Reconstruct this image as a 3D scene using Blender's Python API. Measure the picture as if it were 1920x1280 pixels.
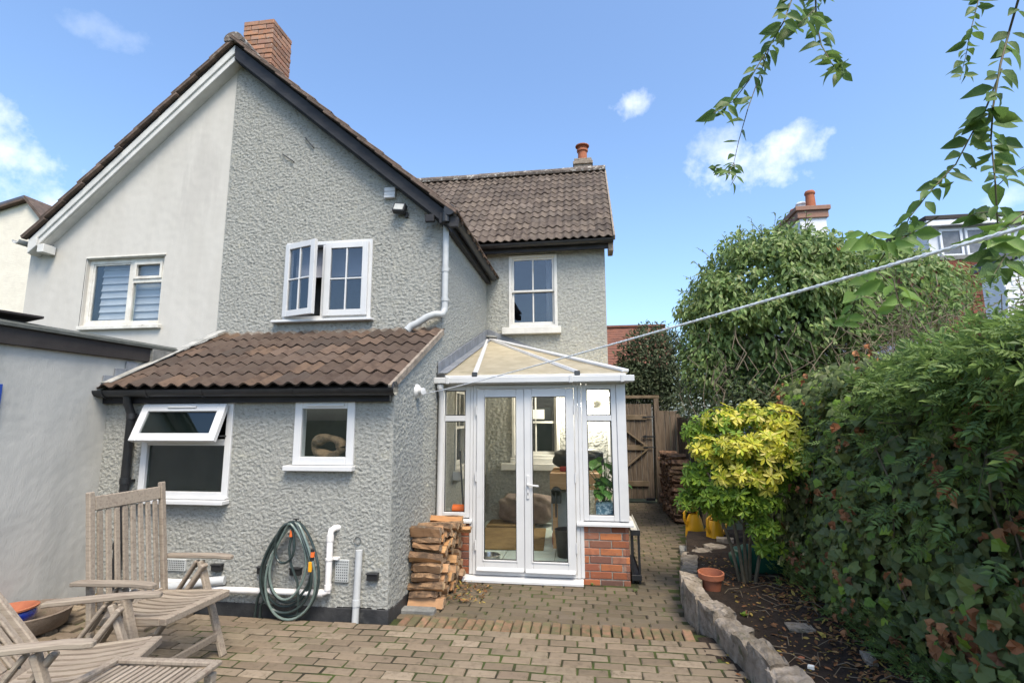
import bpy, bmesh, math, random
import numpy as np
from mathutils import Vector, Matrix
R = math.radians
rng = random.Random(11)
nr = np.random.default_rng(11)
for _o in list(bpy.data.objects): bpy.data.objects.remove(_o)
sc = bpy.context.scene
COL = sc.collection

# ---------------------------------------------------------------- camera
F, CX, CY, H = 965.2, 960.0, 640.0, 1.62
YAW, PITCH, ROLL = R(8.108), R(8.427), R(-0.172)
cw = Vector((-math.sin(YAW)*math.cos(PITCH), math.cos(YAW)*math.cos(PITCH), math.sin(PITCH)))
_r = Vector((math.cos(YAW), math.sin(YAW), 0)); _u = _r.cross(cw)
cr = math.cos(ROLL)*_r + math.sin(ROLL)*_u
cu = -math.sin(ROLL)*_r + math.cos(ROLL)*_u
CAM = Vector((0, 0, H))
cam = bpy.data.cameras.new('camera'); camo = bpy.data.objects.new('camera', cam); COL.objects.link(camo)
camo.matrix_world = Matrix(((cr.x, cu.x, -cw.x, 0), (cr.y, cu.y, -cw.y, 0), (cr.z, cu.z, -cw.z, H), (0, 0, 0, 1)))
cam.sensor_fit = 'HORIZONTAL'; cam.sensor_width = 36; cam.lens = F*36/1920
cam.clip_start = 0.05; cam.clip_end = 2000
sc.camera = camo
def ray(x, y): return ((x-CX)/F)*cr - ((y-CY)/F)*cu + cw
def PY(x, y, v): d = ray(x, y); return CAM + d*(v/d.y)
def PX(x, y, v): d = ray(x, y); return CAM + d*(v/d.x)
def PZ(x, y, v): d = ray(x, y); return CAM + d*((v-H)/d.z)

# ---------------------------------------------------------------- light
SUN_EL, SUN_AZ = R(57), R(149)        # azimuth clockwise from +Y
sun = bpy.data.lights.new('sun', 'SUN'); suno = bpy.data.objects.new('sun', sun); COL.objects.link(suno)
sun.energy = 2.0; sun.angle = R(25); sun.color = (1.0, 0.88, 0.70)
sdir = Vector((math.sin(SUN_AZ)*math.cos(SUN_EL), math.cos(SUN_AZ)*math.cos(SUN_EL), math.sin(SUN_EL)))
suno.rotation_euler = (-sdir).to_track_quat('-Z', 'Y').to_euler()
suno.location = (-3, -4, 9)
W = bpy.data.worlds.new('World'); sc.world = W; W.use_nodes = True
def build_world():
    nt = W.node_tree; nt.nodes.clear(); L = nt.links
    def N(t, **k):
        n = nt.nodes.new(t)
        for a, b in k.items(): setattr(n, a, b)
        return n
    def M(op, a, b=None, clamp=False):
        n = N('ShaderNodeMath', operation=op); n.use_clamp = clamp
        for i, v in enumerate((a, b)):
            if v is None: continue
            if isinstance(v, (int, float)): n.inputs[i].default_value = v
            else: L.new(v, n.inputs[i])
        return n.outputs[0]
    out = N('ShaderNodeOutputWorld'); bg = N('ShaderNodeBackground'); bg.inputs['Strength'].default_value = 0.135
    sky = N('ShaderNodeTexSky', sky_type='NISHITA'); sky.sun_disc = False
    sky.sun_elevation = SUN_EL; sky.sun_rotation = SUN_AZ
    sky.air_density = 1.0; sky.dust_density = 2.4; sky.ozone_density = 2.0; sky.altitude = 50
    tc = N('ShaderNodeTexCoord'); d = tc.outputs['Generated']
    nz = N('ShaderNodeTexNoise'); nz.inputs['Scale'].default_value = 11; nz.inputs['Detail'].default_value = 9; nz.inputs['Roughness'].default_value = 0.6
    L.new(d, nz.inputs['Vector'])
    def dot(v):
        n = N('ShaderNodeVectorMath', operation='DOT_PRODUCT'); L.new(d, n.inputs[0]); n.inputs[1].default_value = v; return n.outputs['Value']
    total = None
    clouds = [(1430, 292, .27, .062, 1.0), (1500, 268, .09, .05, .7), (1345, 275, .10, .042, .6), (1208, 193, .085, .036, .85), (1262, 350, .075, .03, .7),
              (30, 295, .16, .10, 1.0), (60, 372, .16, .07, .8), (180, 52, .08, .03, .25), (1900, 372, .08, .03, .5)]
    dirs = [(ray(a, b).normalized(), u, v, s) for a, b, u, v, s in clouds]
    for az, el, u, v, s in ((80, 26, .2, .06, 1), (150, 22, .22, .07, 1), (235, 28, .2, .07, 1)):
        az, el = R(az), R(el)
        dirs.append((Vector((math.sin(az)*math.cos(el), math.cos(az)*math.cos(el), math.sin(el))), u, v, s))
    for c, a, b, s in dirs:
        ri = c.cross(Vector((0, 0, 1))).normalized(); up = ri.cross(c)
        cz = M('MAXIMUM', dot(c), 0.05)
        uu = M('DIVIDE', M('DIVIDE', dot(ri), cz), a); vv = M('DIVIDE', M('DIVIDE', dot(up), cz), b)
        r2 = M('ADD', M('MULTIPLY', uu, uu), M('MULTIPLY', vv, vv))
        e = M('ADD', M('SUBTRACT', 0.55, M('POWER', r2, 0.7)), M('MULTIPLY', M('SUBTRACT', nz.outputs['Fac'], 0.5), 3.6))
        m = M('MULTIPLY', M('SMOOTH_MIN', M('MAXIMUM', M('MULTIPLY', e, 0.9), 0.0), 1.0), s)
        total = m if total is None else M('MAXIMUM', total, m)
    mix = N('ShaderNodeMix', data_type='RGBA')
    L.new(M('MULTIPLY', total, 0.93, True), mix.inputs['Factor'])
    tint = N('ShaderNodeMix', data_type='RGBA', blend_type='MULTIPLY'); tint.inputs['Factor'].default_value = 1
    L.new(sky.outputs[0], tint.inputs['A']); tint.inputs['B'].default_value = SKY_TINT
    L.new(tint.outputs['Result'], mix.inputs['A']); mix.inputs['B'].default_value = CLOUD
    L.new(mix.outputs['Result'], bg.inputs['Color']); L.new(bg.outputs[0], out.inputs['Surface'])
SKY_TINT = (.88, .985, 1.06, 1); CLOUD = (5.0, 5.1, 5.3, 1)
build_world()
sc.view_settings.view_transform = 'Standard'; sc.view_settings.look = 'None'
sc.view_settings.exposure = 1.22; sc.view_settings.gamma = 1
sc.cycles.use_denoising = True
sc.cycles.max_bounces = 7; sc.cycles.transparent_max_bounces = 12; sc.cycles.diffuse_bounces = 3; sc.cycles.glossy_bounces = 3; sc.cycles.transmission_bounces = 4
sc.cycles.caustics_reflective = False; sc.cycles.caustics_refractive = False

# ---------------------------------------------------------------- materials
def _rand(nt, island):
    L = nt.links
    oi = nt.nodes.new('ShaderNodeObjectInfo')
    if not island: return oi.outputs['Random']
    g = nt.nodes.new('ShaderNodeNewGeometry'); m = nt.nodes.new('ShaderNodeMath'); m.operation = 'ADD'
    L.new(oi.outputs['Random'], m.inputs[0]); L.new(g.outputs['Random Per Island'], m.inputs[1])
    f = nt.nodes.new('ShaderNodeMath'); f.operation = 'FRACT'; L.new(m.outputs[0], f.inputs[0]); return f.outputs[0]
def c4(c): return (c[0], c[1], c[2], 1)
def mat(name, col, col2=None, col3=None, scale=6.0, rough=.75, spec=.3, metal=0.0, rand=0.0, cols=None, island=False, bump=0.0, bscale=60.0, stain=.6, stain_scale=3.0,
        stretch=(1, 1, 1), translucent=0.0, sharp=(.35, .65), coat=0.0, bdist=.01, bstretch=None, emit=None, estr=1.0):
    m = bpy.data.materials.new(name); m.use_nodes = True; nt = m.node_tree; L = nt.links; nt.nodes.clear()
    N = nt.nodes.new
    out = N('ShaderNodeOutputMaterial'); b = N('ShaderNodeBsdfPrincipled'); L.new(b.outputs[0], out.inputs['Surface'])
    b.inputs['Roughness'].default_value = rough; b.inputs['Specular IOR Level'].default_value = spec; b.inputs['Metallic'].default_value = metal
    if coat: b.inputs['Coat Weight'].default_value = coat; b.inputs['Coat Roughness'].default_value = .12
    tc = N('ShaderNodeTexCoord'); rnd = _rand(nt, island)
    off = N('ShaderNodeVectorMath'); off.operation = 'MULTIPLY_ADD'
    L.new(rnd, off.inputs[0]); off.inputs[1].default_value = (37, 53, 71) if (rand or cols) else (0, 0, 0); L.new(tc.outputs['Object'], off.inputs[2])
    mp = N('ShaderNodeMapping'); mp.inputs['Scale'].default_value = stretch; L.new(off.outputs[0], mp.inputs['Vector'])
    vec = mp.outputs[0]
    def noise(s, det=6, ro=.6, v=None):
        n = N('ShaderNodeTexNoise'); n.inputs['Scale'].default_value = s; n.inputs['Detail'].default_value = det; n.inputs['Roughness'].default_value = ro
        L.new(v or vec, n.inputs['Vector']); return n.outputs['Fac']
    def mixc(fac, a, bb, blend='MIX'):
        n = N('ShaderNodeMix'); n.data_type = 'RGBA'; n.blend_type = blend
        for k, v in (('Factor', fac), ('A', a), ('B', bb)):
            if isinstance(v, (int, float)): n.inputs[k].default_value = v
            elif isinstance(v, tuple): n.inputs[k].default_value = c4(v)
            else: L.new(v, n.inputs[k])
        return n.outputs['Result']
    def ramp(fac, lo, hi):
        n = N('ShaderNodeMapRange'); n.interpolation_type = 'SMOOTHSTEP'; n.inputs['From Min'].default_value = lo; n.inputs['From Max'].default_value = hi
        L.new(fac, n.inputs['Value']); return n.outputs['Result']
    if cols:
        rp = N('ShaderNodeValToRGB'); rp.color_ramp.interpolation = 'LINEAR'
        el = rp.color_ramp.elements
        for i, c in enumerate(cols):
            p = i/(len(cols)-1) if len(cols) > 1 else 0
            e = el[i] if i < 2 else el.new(p)
            e.position = p; e.color = c4(c)
        L.new(rnd, rp.inputs['Fac']); c = rp.outputs['Color']
    else: c = col
    if col2: c = mixc(ramp(noise(scale), *sharp), c, col2)
    if col3: c = mixc(ramp(noise(stain_scale, 8, .65), stain, stain+.12), c, col3)
    if rand:
        mr = N('ShaderNodeMapRange'); mr.inputs['To Min'].default_value = 1-rand; mr.inputs['To Max'].default_value = 1+rand
        hs = N('ShaderNodeMath'); hs.operation = 'MULTIPLY'; hs.inputs[1].default_value = 7.31; L.new(rnd, hs.inputs[0])
        fr = N('ShaderNodeMath'); fr.operation = 'FRACT'; L.new(hs.outputs[0], fr.inputs[0]); L.new(fr.outputs[0], mr.inputs['Value'])
        v = N('ShaderNodeVectorMath'); v.operation = 'SCALE'
        if isinstance(c, tuple): v.inputs[0].default_value = c
        else: L.new(c, v.inputs[0])
        L.new(mr.outputs[0], v.inputs['Scale']); c = v.outputs[0]
    if isinstance(c, tuple): b.inputs['Base Color'].default_value = c4(c)
    else: L.new(c, b.inputs['Base Color'])
    if bump:
        bn = N('ShaderNodeBump'); bn.inputs['Strength'].default_value = bump; bn.inputs['Distance'].default_value = bdist
        vv = None
        if bstretch:
            m2 = N('ShaderNodeMapping'); m2.inputs['Scale'].default_value = bstretch; L.new(off.outputs[0], m2.inputs['Vector']); vv = m2.outputs[0]
        L.new(noise(bscale, 5, .65, vv), bn.inputs['Height']); L.new(bn.outputs[0], b.inputs['Normal'])
    if emit:
        b.inputs['Emission Color'].default_value = c4(emit); b.inputs['Emission Strength'].default_value = estr
    if translucent:
        t = N('ShaderNodeBsdfTranslucent'); mx = N('ShaderNodeMixShader'); mx.inputs[0].default_value = translucent
        if isinstance(c, tuple): t.inputs['Color'].default_value = c4(c)
        else: L.new(c, t.inputs['Color'])
        L.new(b.outputs[0], mx.inputs[1]); L.new(t.outputs[0], mx.inputs[2]); L.new(mx.outputs[0], out.inputs['Surface'])
    return m
def glass(name, tint=(.9, .93, .93), base=.06, k=.7):
    m = bpy.data.materials.new(name); m.use_nodes = True; nt = m.node_tree; L = nt.links; nt.nodes.clear(); N = nt.nodes.new
    out = N('ShaderNodeOutputMaterial'); t = N('ShaderNodeBsdfTransparent'); t.inputs['Color'].default_value = c4(tint)
    g = N('ShaderNodeBsdfGlossy'); g.inputs['Roughness'].default_value = .015; g.inputs['Color'].default_value = (.95, .97, 1, 1)
    lw = N('ShaderNodeLayerWeight'); lw.inputs['Blend'].default_value = .5
    p = N('ShaderNodeMath'); p.operation = 'POWER'; p.inputs[1].default_value = 4; L.new(lw.outputs['Facing'], p.inputs[0])
    ma = N('ShaderNodeMath'); ma.operation = 'MULTIPLY_ADD'; ma.inputs[1].default_value = k; ma.inputs[2].default_value = base; L.new(p.outputs[0], ma.inputs[0])
    nz = N('ShaderNodeTexNoise'); nz.inputs['Scale'].default_value = 2.2; bp = N('ShaderNodeBump'); bp.inputs['Strength'].default_value = .25; bp.inputs['Distance'].default_value = .0012
    tc = N('ShaderNodeTexCoord'); L.new(tc.outputs['Object'], nz.inputs['Vector']); L.new(nz.outputs['Fac'], bp.inputs['Height']); L.new(bp.outputs[0], g.inputs['Normal'])
    mx = N('ShaderNodeMixShader'); L.new(ma.outputs[0], mx.inputs[0]); L.new(t.outputs[0], mx.inputs[1]); L.new(g.outputs[0], mx.inputs[2]); L.new(mx.outputs[0], out.inputs['Surface'])
    return m
M = {}
M['grey_render'] = mat('grey_render', (.355, .352, .322), (.205, .206, .194), (.40, .388, .332), scale=40, stretch=(.6, .6, 1.3), sharp=(.53, .68), rough=.9, spec=.15, bump=1, bscale=130, bdist=.011, bstretch=(.6, .6, 1.1), stain=.58, stain_scale=5)  # dark specks put the shade of the roughcast crevices into the colour
M['grey_render_fine'] = mat('grey_render_fine', (.39, .39, .355), (.31, .315, .295), (.44, .43, .37), scale=30, rough=.9, spec=.15, bump=1, bscale=120, bdist=.011, stain=.58, stain_scale=5)
M['cream_render'] = mat('cream_render', (.52, .495, .45), (.49, .465, .42), (.465, .44, .40), scale=2.5, stretch=(2, 2, .45), rough=.9, spec=.1, bump=.5, bscale=95, bdist=.005, stain=.6, stain_scale=1.2)
M['ext_render'] = mat('ext_render', (.44, .43, .40), (.385, .38, .355), (.34, .34, .315), scale=2.2, stretch=(1.6, 1.6, .4), rough=.9, spec=.1, bump=.45, bscale=70, bdist=.006, stain=.62, stain_scale=1.5)
M['painted_brick'] = mat('painted_brick', (.72, .67, .56), (.66, .61, .51), scale=5, rough=.85, bump=.5, bscale=9, bdist=.01, bstretch=(.8, .8, 6))
M['plinth'] = mat('plinth', (.02, .021, .023), (.045, .045, .046), (.09, .09, .085), scale=4, rough=.6, bump=.5, bscale=25)
M['upvc'] = mat('upvc', (.60, .595, .59), (.55, .55, .55), (.43, .415, .38), scale=3, rough=.38, spec=.45, stain=.66, stain_scale=6)
M['white_timber'] = mat('white_timber', (.62, .61, .575), (.55, .54, .51), (.45, .43, .38), scale=7, rough=.55, bump=.25, bscale=30, stain=.66, stain_scale=9)
M['old_timber'] = mat('old_timber', (.66, .64, .58), (.56, .53, .47), (.28, .25, .20), scale=9, rough=.7, bump=.4, bscale=30, stain=.62, stain_scale=10)
M['black'] = mat('black', (.012, .013, .015), (.02, .02, .021), scale=8, rough=.42, spec=.45)
M['black_timber'] = mat('black_timber', (.016, .016, .019), (.03, .029, .031), (.05, .045, .04), scale=6, rough=.6, bump=.3, bscale=25, stretch=(.4, 1, 1))
M['dark_room'] = mat('dark_room', (.06, .06, .058), (.035, .037, .036), scale=3, rough=.9)  # near-black, so the rooms behind the glass look unlit
M['glass'] = glass('glass'); M['glass_mirror'] = glass('glass_mirror', (.70, .72, .74), .07, .7); M['glass_dark'] = glass('glass_dark', (.55, .6, .58), .05, .6)
M['glass_clear'] = glass('glass_clear', (.97, .985, .98), .025, .55)
M['frosted'] = mat('frosted', (.055, .062, .06), (.04, .045, .044), (.03, .034, .033), scale=2.2, rough=.28, spec=.5)
M['tile_brown'] = mat('tile_brown', None, (.055, .036, .027), (.20, .16, .11), cols=[(.078, .057, .044), (.088, .062, .047), (.068, .052, .042), (.11, .074, .053), (.08, .059, .046), (.15, .098, .066), (.086, .062, .049)],
    scale=9, rough=.85, spec=.2, rand=.22, bump=.5, bscale=70, bdist=.004, stain=.66, stain_scale=14, sharp=(.4, .75))
M['tile_grey'] = mat('tile_grey', None, (.06, .045, .038), (.21, .19, .165), cols=[(.125, .098, .078), (.105, .082, .066), (.142, .112, .088), (.09, .073, .06), (.148, .118, .096)],
    scale=9, rough=.88, spec=.2, rand=.2, bump=.5, bscale=70, bdist=.004, stain=.67, stain_scale=16, sharp=(.4, .75))
M['tile_verge'] = mat('tile_verge', None, (.10, .075, .06), (.24, .20, .15), cols=[(.17, .115, .09), (.14, .10, .08), (.20, .14, .11)], scale=10, rough=.9, rand=.2, bump=.5, bscale=60, stain=.6, stain_scale=12)
M['mortar_roof'] = mat('mortar_roof', (.30, .25, .20), (.20, .165, .13), (.11, .085, .06), scale=18, rough=.95, bump=.8, bscale=40, stain=.6, stain_scale=9)
M['ridge'] = mat('ridge', (.16, .13, .11), (.09, .075, .065), (.42, .40, .36), scale=10, rough=.95, bump=.7, bscale=40, stain=.52, stain_scale=16, island=True, rand=.15)
M['underlay'] = mat('underlay', (.03, .025, .022), rough=.95)
M['brick'] = mat('brick', None, (.20, .085, .055), (.30, .235, .19), cols=[(.33, .11, .05), (.22, .08, .05), (.42, .155, .065), (.15, .075, .06), (.30, .135, .085), (.11, .065, .055), (.38, .12, .05), (.32, .20, .15), (.26, .10, .06)], scale=14, rough=.9, spec=.15, rand=.2, bump=.7, bscale=55, bdist=.005, stain=.62, stain_scale=11, sharp=(.45, .8))
M['brick_chimney'] = mat('brick_chimney', None, (.30, .19, .14), (.40, .35, .30), cols=[(.40, .19, .11), (.34, .17, .11), (.44, .23, .14), (.29, .16, .12), (.42, .20, .10)], scale=14, rough=.9, spec=.15, rand=.2, bump=.7, bscale=50, bdist=.005, stain=.6, stain_scale=12)
M['mortar'] = mat('mortar', (.33, .30, .26), (.22, .20, .17), scale=20, rough=.95, bump=.6, bscale=60)
M['soot_mortar'] = mat('soot_mortar', (.20, .17, .14), (.12, .10, .085), scale=20, rough=.95, bump=.6, bscale=60)
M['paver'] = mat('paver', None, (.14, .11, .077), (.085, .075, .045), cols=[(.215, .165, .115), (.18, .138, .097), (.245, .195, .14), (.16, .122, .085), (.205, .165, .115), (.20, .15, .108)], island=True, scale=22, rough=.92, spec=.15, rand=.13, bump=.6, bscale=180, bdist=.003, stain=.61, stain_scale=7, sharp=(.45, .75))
M['paver_shade'] = mat('paver_shade', None, (.125, .10, .065), (.075, .08, .035), cols=[(.135, .107, .075), (.115, .092, .063), (.15, .117, .085), (.105, .087, .062), (.125, .10, .075)], island=True, scale=14, rough=.92, spec=.15, rand=.15, bump=.6, bscale=150, bdist=.003, stain=.58, stain_scale=5, sharp=(.42, .72))  # greener copy of paver, darkened to put the path's shade into the colour
M['soldier'] = mat('soldier', None, (.11, .10, .05), (.25, .20, .14), cols=[(.20, .12, .075), (.175, .115, .07), (.235, .13, .08), (.15, .11, .065)], island=True, scale=12, rough=.92, rand=.16, bump=.6, bscale=120, bdist=.003, stain=.66, stain_scale=12)
M['joint'] = mat('joint', (.032, .026, .015), (.05, .07, .014), (.024, .018, .012), scale=2.6, rough=1, bump=.8, bscale=90, stain=.56, stain_scale=2.4)
M['soil'] = mat('soil', (.035, .023, .016), (.022, .015, .011), (.07, .045, .028), scale=9, rough=1, bump=1, bscale=45, bdist=.02, stain=.66, stain_scale=22)
M['ground'] = mat('ground', (.07, .075, .035), (.05, .055, .025), scale=.8, rough=1)
M['stone'] = mat('stone', None, (.20, .165, .125), (.12, .12, .075), cols=[(.36, .305, .25), (.30, .255, .205), (.40, .34, .28)], scale=11, rough=.95, spec=.12, rand=.12, bump=1, bscale=22, bdist=.03, stain=.57, stain_scale=6)
M['teak'] = mat('teak', None, (.20, .155, .12), (.13, .105, .075), cols=[(.31, .258, .20), (.28, .232, .18), (.34, .285, .225)], scale=5, rough=.8, spec=.2, rand=.1, stretch=(14, 1.2, 14), bump=.5, bscale=9, bdist=.004, bstretch=(16, 1.2, 16), stain=.63, stain_scale=3, sharp=(.4, .75))
M['teak_alias'] = M['teak']  # second key for the same teak, same colour
M['gate_wood'] = mat('gate_wood', None, (.10, .075, .055), (.06, .055, .03), cols=[(.19, .145, .105), (.165, .127, .092), (.215, .165, .12)], scale=4, rough=.9, rand=.12, stretch=(10, 10, .8), bump=.5, bscale=8, bstretch=(12, 12, .8), stain=.6, stain_scale=1.5)
M['rail_wood'] = mat('rail_wood', None, (.14, .105, .065), cols=[(.20, .15, .10), (.18, .135, .095)], scale=5, rough=.9, rand=.1, bump=.4, bscale=20)
M['bark'] = mat('bark', None, (.075, .05, .034), (.20, .17, .13), cols=[(.29, .18, .10), (.22, .135, .08), (.36, .225, .125)], scale=12, rough=.95, rand=.2, bump=1, bscale=28, bdist=.012, stain=.62, stain_scale=9)
M['logwood'] = mat('logwood', None, (.27, .145, .07), (.20, .15, .11), cols=[(.46, .25, .105), (.40, .20, .085), (.52, .30, .135), (.34, .19, .10), (.40, .235, .125), (.33, .215, .135)], scale=5, rough=.85, rand=.16, stretch=(1.5, 11, 11), bump=.6, bscale=10, bdist=.005, bstretch=(1.5, 16, 16), stain=.63, stain_scale=2.5, sharp=(.45, .8))
M['logend'] = mat('logend', None, (.22, .14, .085), (.13, .10, .075), cols=[(.50, .35, .20), (.42, .28, .16), (.36, .26, .18), (.55, .40, .24)], scale=25, rough=.9, rand=.2, bump=.5, bscale=60, stain=.6, stain_scale=10)
M['log_old'] = mat('log_old', None, (.10, .06, .04), (.28, .16, .09), cols=[(.33, .19, .115), (.40, .22, .125), (.27, .16, .10), (.45, .26, .15)], scale=14, rough=.9, rand=.25, bump=.7, bscale=40, stain=.64, stain_scale=6)
M['terracotta'] = mat('terracotta', (.38, .135, .07), (.30, .105, .058), (.40, .24, .17), scale=7, rough=.85, bump=.3, bscale=40, stain=.64, stain_scale=8)
M['saucer'] = mat('saucer', (.20, .155, .12), (.15, .115, .085), (.13, .12, .08), scale=8, rough=.9, bump=.5, bscale=40, rand=.01)
M['blue_glaze'] = mat('blue_glaze', (.008, .028, .25), (.004, .012, .12), scale=6, rough=.15, spec=.6, coat=.6)
M['yellow_plastic'] = mat('yellow_plastic', (.62, .33, .012), (.55, .28, .012), (.40, .23, .03), scale=4, rough=.45, spec=.4, stain=.66, stain_scale=7)
M['red_plastic'] = mat('red_plastic', (.35, .03, .02), (.28, .025, .018), scale=4, rough=.4)
M['orange_plastic'] = mat('orange_plastic', (.75, .16, .04), (.68, .14, .035), scale=9, rough=.4)
M['amber_plastic'] = mat('amber_plastic', (.80, .34, .02), rough=.4)
M['hose'] = mat('hose', (.022, .035, .034), (.035, .05, .048), scale=20, rough=.32, spec=.5)
M['hose_stripe'] = mat('hose_stripe', (.11, .15, .135), (.16, .2, .18), scale=20, rough=.3, spec=.5)
M['steel'] = mat('steel', (.45, .45, .45), (.35, .35, .35), scale=20, rough=.3, metal=1)
M['dark_steel'] = mat('dark_steel', (.09, .09, .09), rough=.45, metal=.9)
M['lead'] = mat('lead', (.22, .235, .26), (.15, .16, .18), (.33, .35, .38), scale=6, rough=.6, spec=.3, bump=.4, bscale=14, bdist=.01, stain=.6, stain_scale=5)
M['lead_white'] = mat('lead_white', (.40, .39, .36), (.24, .24, .22), scale=9, rough=.8, bump=.4, bscale=25)
M['felt'] = mat('felt', (.105, .11, .10), (.075, .08, .072), (.14, .145, .12), scale=10, rough=.95, bump=.6, bscale=80, stain=.62, stain_scale=5)
M['brown_fascia'] = mat('brown_fascia', (.045, .039, .036), (.035, .03, .029), scale=4, rough=.75, bump=.2, bscale=30)
M['pipe_white'] = mat('pipe_white', (.76, .73, .71), (.68, .65, .62), (.5, .45, .40), scale=7, rough=.45, stain=.66, stain_scale=8)
M['pipe_grey'] = mat('pipe_grey', (.48, .49, .49), (.40, .41, .41), scale=5, rough=.5)
M['vent_grey'] = mat('vent_grey', (.42, .43, .42), (.36, .37, .36), scale=12, rough=.8)
M['poly'] = mat('poly', (.76, .71, .60), (.66, .61, .49), (.42, .42, .28), scale=5, rough=.45, translucent=.7, stain=.63, stain_scale=2.5, bump=.5, bscale=30, bstretch=(2.5, .1, .1))
M['rope'] = mat('rope', (.86, .86, .85), (.76, .76, .76), scale=40, rough=.9)
M['fabric'] = mat('fabric', (.21, .165, .14), (.16, .125, .11), scale=9, rough=1, bump=.4, bscale=14, bdist=.03)
M['rug'] = mat('rug', (.24, .165, .075), (.18, .12, .055), (.28, .20, .10), scale=5, rough=1, bump=.6, bscale=140)
M['floor_tile'] = mat('floor_tile', None, (.50, .58, .54), cols=[(.58, .66, .62), (.54, .62, .58), (.61, .68, .63)], scale=4, rough=.3, rand=.03)
M['bench_wood'] = mat('bench_wood', (.50, .30, .15), (.42, .24, .11), scale=4, rough=.7, stretch=(1, 8, 8))
M['paper'] = mat('paper', (.80, .80, .74), rough=.8)
M['curtain'] = mat('curtain', (.66, .65, .64), (.58, .57, .57), scale=3, rough=.95, translucent=.25)
M['blind'] = mat('blind', (.56, .56, .62), (.48, .48, .54), scale=3, rough=.9, translucent=.15)
M['plastic_box'] = mat('plastic_box', (.35, .38, .38), (.28, .31, .31), scale=4, rough=.4)
M['pot_pattern'] = mat('pot_pattern', (.10, .20, .26), (.42, .52, .55), scale=26, rough=.25, spec=.5, sharp=(.48, .56))
M['red_roof'] = mat('red_roof', (.20, .085, .055), (.14, .066, .048), (.34, .26, .21), scale=9, rough=.95, bump=.6, bscale=30, bdist=.02, stain=.64, stain_scale=13, stretch=(.6, 1, 1))
M['red_tile'] = mat('red_tile', None, (.16, .05, .03), cols=[(.17, .065, .045), (.14, .056, .042), (.20, .075, .05)], scale=9, rough=.9, rand=.15, bump=.5, bscale=30)
M['slate'] = mat('slate', (.10, .11, .14), (.075, .08, .10), (.16, .16, .17), scale=5, rough=.6, bump=.4, bscale=20)
M['house_white'] = mat('house_white', (.72, .73, .75), (.66, .67, .69), scale=3, rough=.85, bump=.3, bscale=40)
M['pane_grey'] = mat('pane_grey', (.15, .155, .165), (.10, .105, .115), scale=5, rough=.15, spec=.5)
M['leaded'] = mat('leaded', (.20, .20, .20), (.15, .15, .15), scale=8, rough=.9)
M['concrete'] = mat('concrete', (.22, .215, .20), (.15, .15, .14), scale=12, rough=.95, bump=.6, bscale=60)
M['blue_paint'] = mat('blue_paint', (.02, .06, .30), rough=.5)
M['green_plastic'] = mat('green_plastic', (.012, .085, .05), (.008, .06, .036), scale=6, rough=.5)
M['lamp'] = mat('lamp', (.9, .9, .85), rough=.4, emit=(1, .93, .8), estr=30)
M['flood_glass'] = mat('flood_glass', (.50, .50, .46), (.40, .40, .37), scale=6, rough=.15, spec=.6)
def leafmat(name, cols, tr=.25, rough=.5, spec=.35, rand=.2):
    return mat(name, None, cols=cols, island=True, rough=rough, spec=spec, rand=rand, translucent=tr)
M['leaf_ivy'] = leafmat('leaf_ivy', [(0.096, 0.126, 0.043), (0.126, 0.162, 0.054), (0.072, 0.098, 0.036), (0.180, 0.222, 0.060), (0.102, 0.134, 0.048), (0.156, 0.168, 0.074), (0.192, 0.252, 0.060)], .25, .5, .28)
M['leaf_jasmine'] = leafmat('leaf_jasmine', [(0.134, 0.207, 0.055), (0.171, 0.256, 0.067), (0.098, 0.159, 0.049), (0.232, 0.329, 0.085), (0.146, 0.220, 0.061)], .42)
M['leaf_dome'] = leafmat('leaf_dome', [(0.152, 0.232, 0.073), (0.195, 0.287, 0.085), (0.122, 0.189, 0.063), (0.244, 0.329, 0.098), (0.171, 0.244, 0.073), (0.293, 0.329, 0.122)], .38, .45, .4)
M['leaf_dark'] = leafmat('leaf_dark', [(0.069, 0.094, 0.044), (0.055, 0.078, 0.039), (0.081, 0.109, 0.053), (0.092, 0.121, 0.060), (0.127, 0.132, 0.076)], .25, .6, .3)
M['leaf_yellow'] = leafmat('leaf_yellow', [(.56, .53, .05), (.64, .58, .07), (.46, .50, .04), (.74, .63, .16), (.40, .47, .04), (.78, .67, .22)], .4, .45, .35, .12)
M['leaf_lime'] = leafmat('leaf_lime', [(.19, .31, .035), (.14, .24, .03), (.25, .37, .04), (.11, .20, .028), (.30, .40, .045)], .4, .45, .35)
M['leaf_fore'] = mat('leaf_fore', None, (.08, .14, .035), None, cols=[(.16, .26, .06), (.12, .21, .05), (.20, .30, .07), (.11, .19, .05)], scale=30, rough=.45, spec=.35, rand=.2, translucent=.5)
M['leaf_new'] = mat('leaf_new', None, (.15, .26, .05), None, cols=[(.19, .30, .065), (.155, .26, .055), (.22, .33, .075)], scale=30, rough=.45, spec=.35, rand=.12, translucent=.4)
M['leaf_dead'] = leafmat('leaf_dead', [(0.299, 0.121, 0.052), (0.230, 0.098, 0.046), (0.391, 0.184, 0.086), (0.172, 0.081, 0.046), (0.437, 0.230, 0.103)], .15, .8, .15)
M['leaf_litter'] = leafmat('leaf_litter', [(.16, .08, .04), (.24, .11, .05), (.10, .055, .03), (.30, .17, .08), (.34, .26, .06), (.12, .07, .04)], .1, .85, .1)
M['leaf_house'] = leafmat('leaf_house', [(.07, .17, .03), (.05, .13, .025), (.10, .21, .04)], .3, .35, .45)
M['stem'] = mat('stem', (.15, .12, .075), (.10, .08, .05), scale=15, rough=.9, bump=.4, bscale=60)
M['stem_green'] = mat('stem_green', (.11, .11, .05), (.09, .07, .045), scale=20, rough=.7)
M['twig'] = mat('twig', (.13, .10, .07), (.20, .16, .11), scale=10, rough=.9, rand=.2, island=True)
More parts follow.
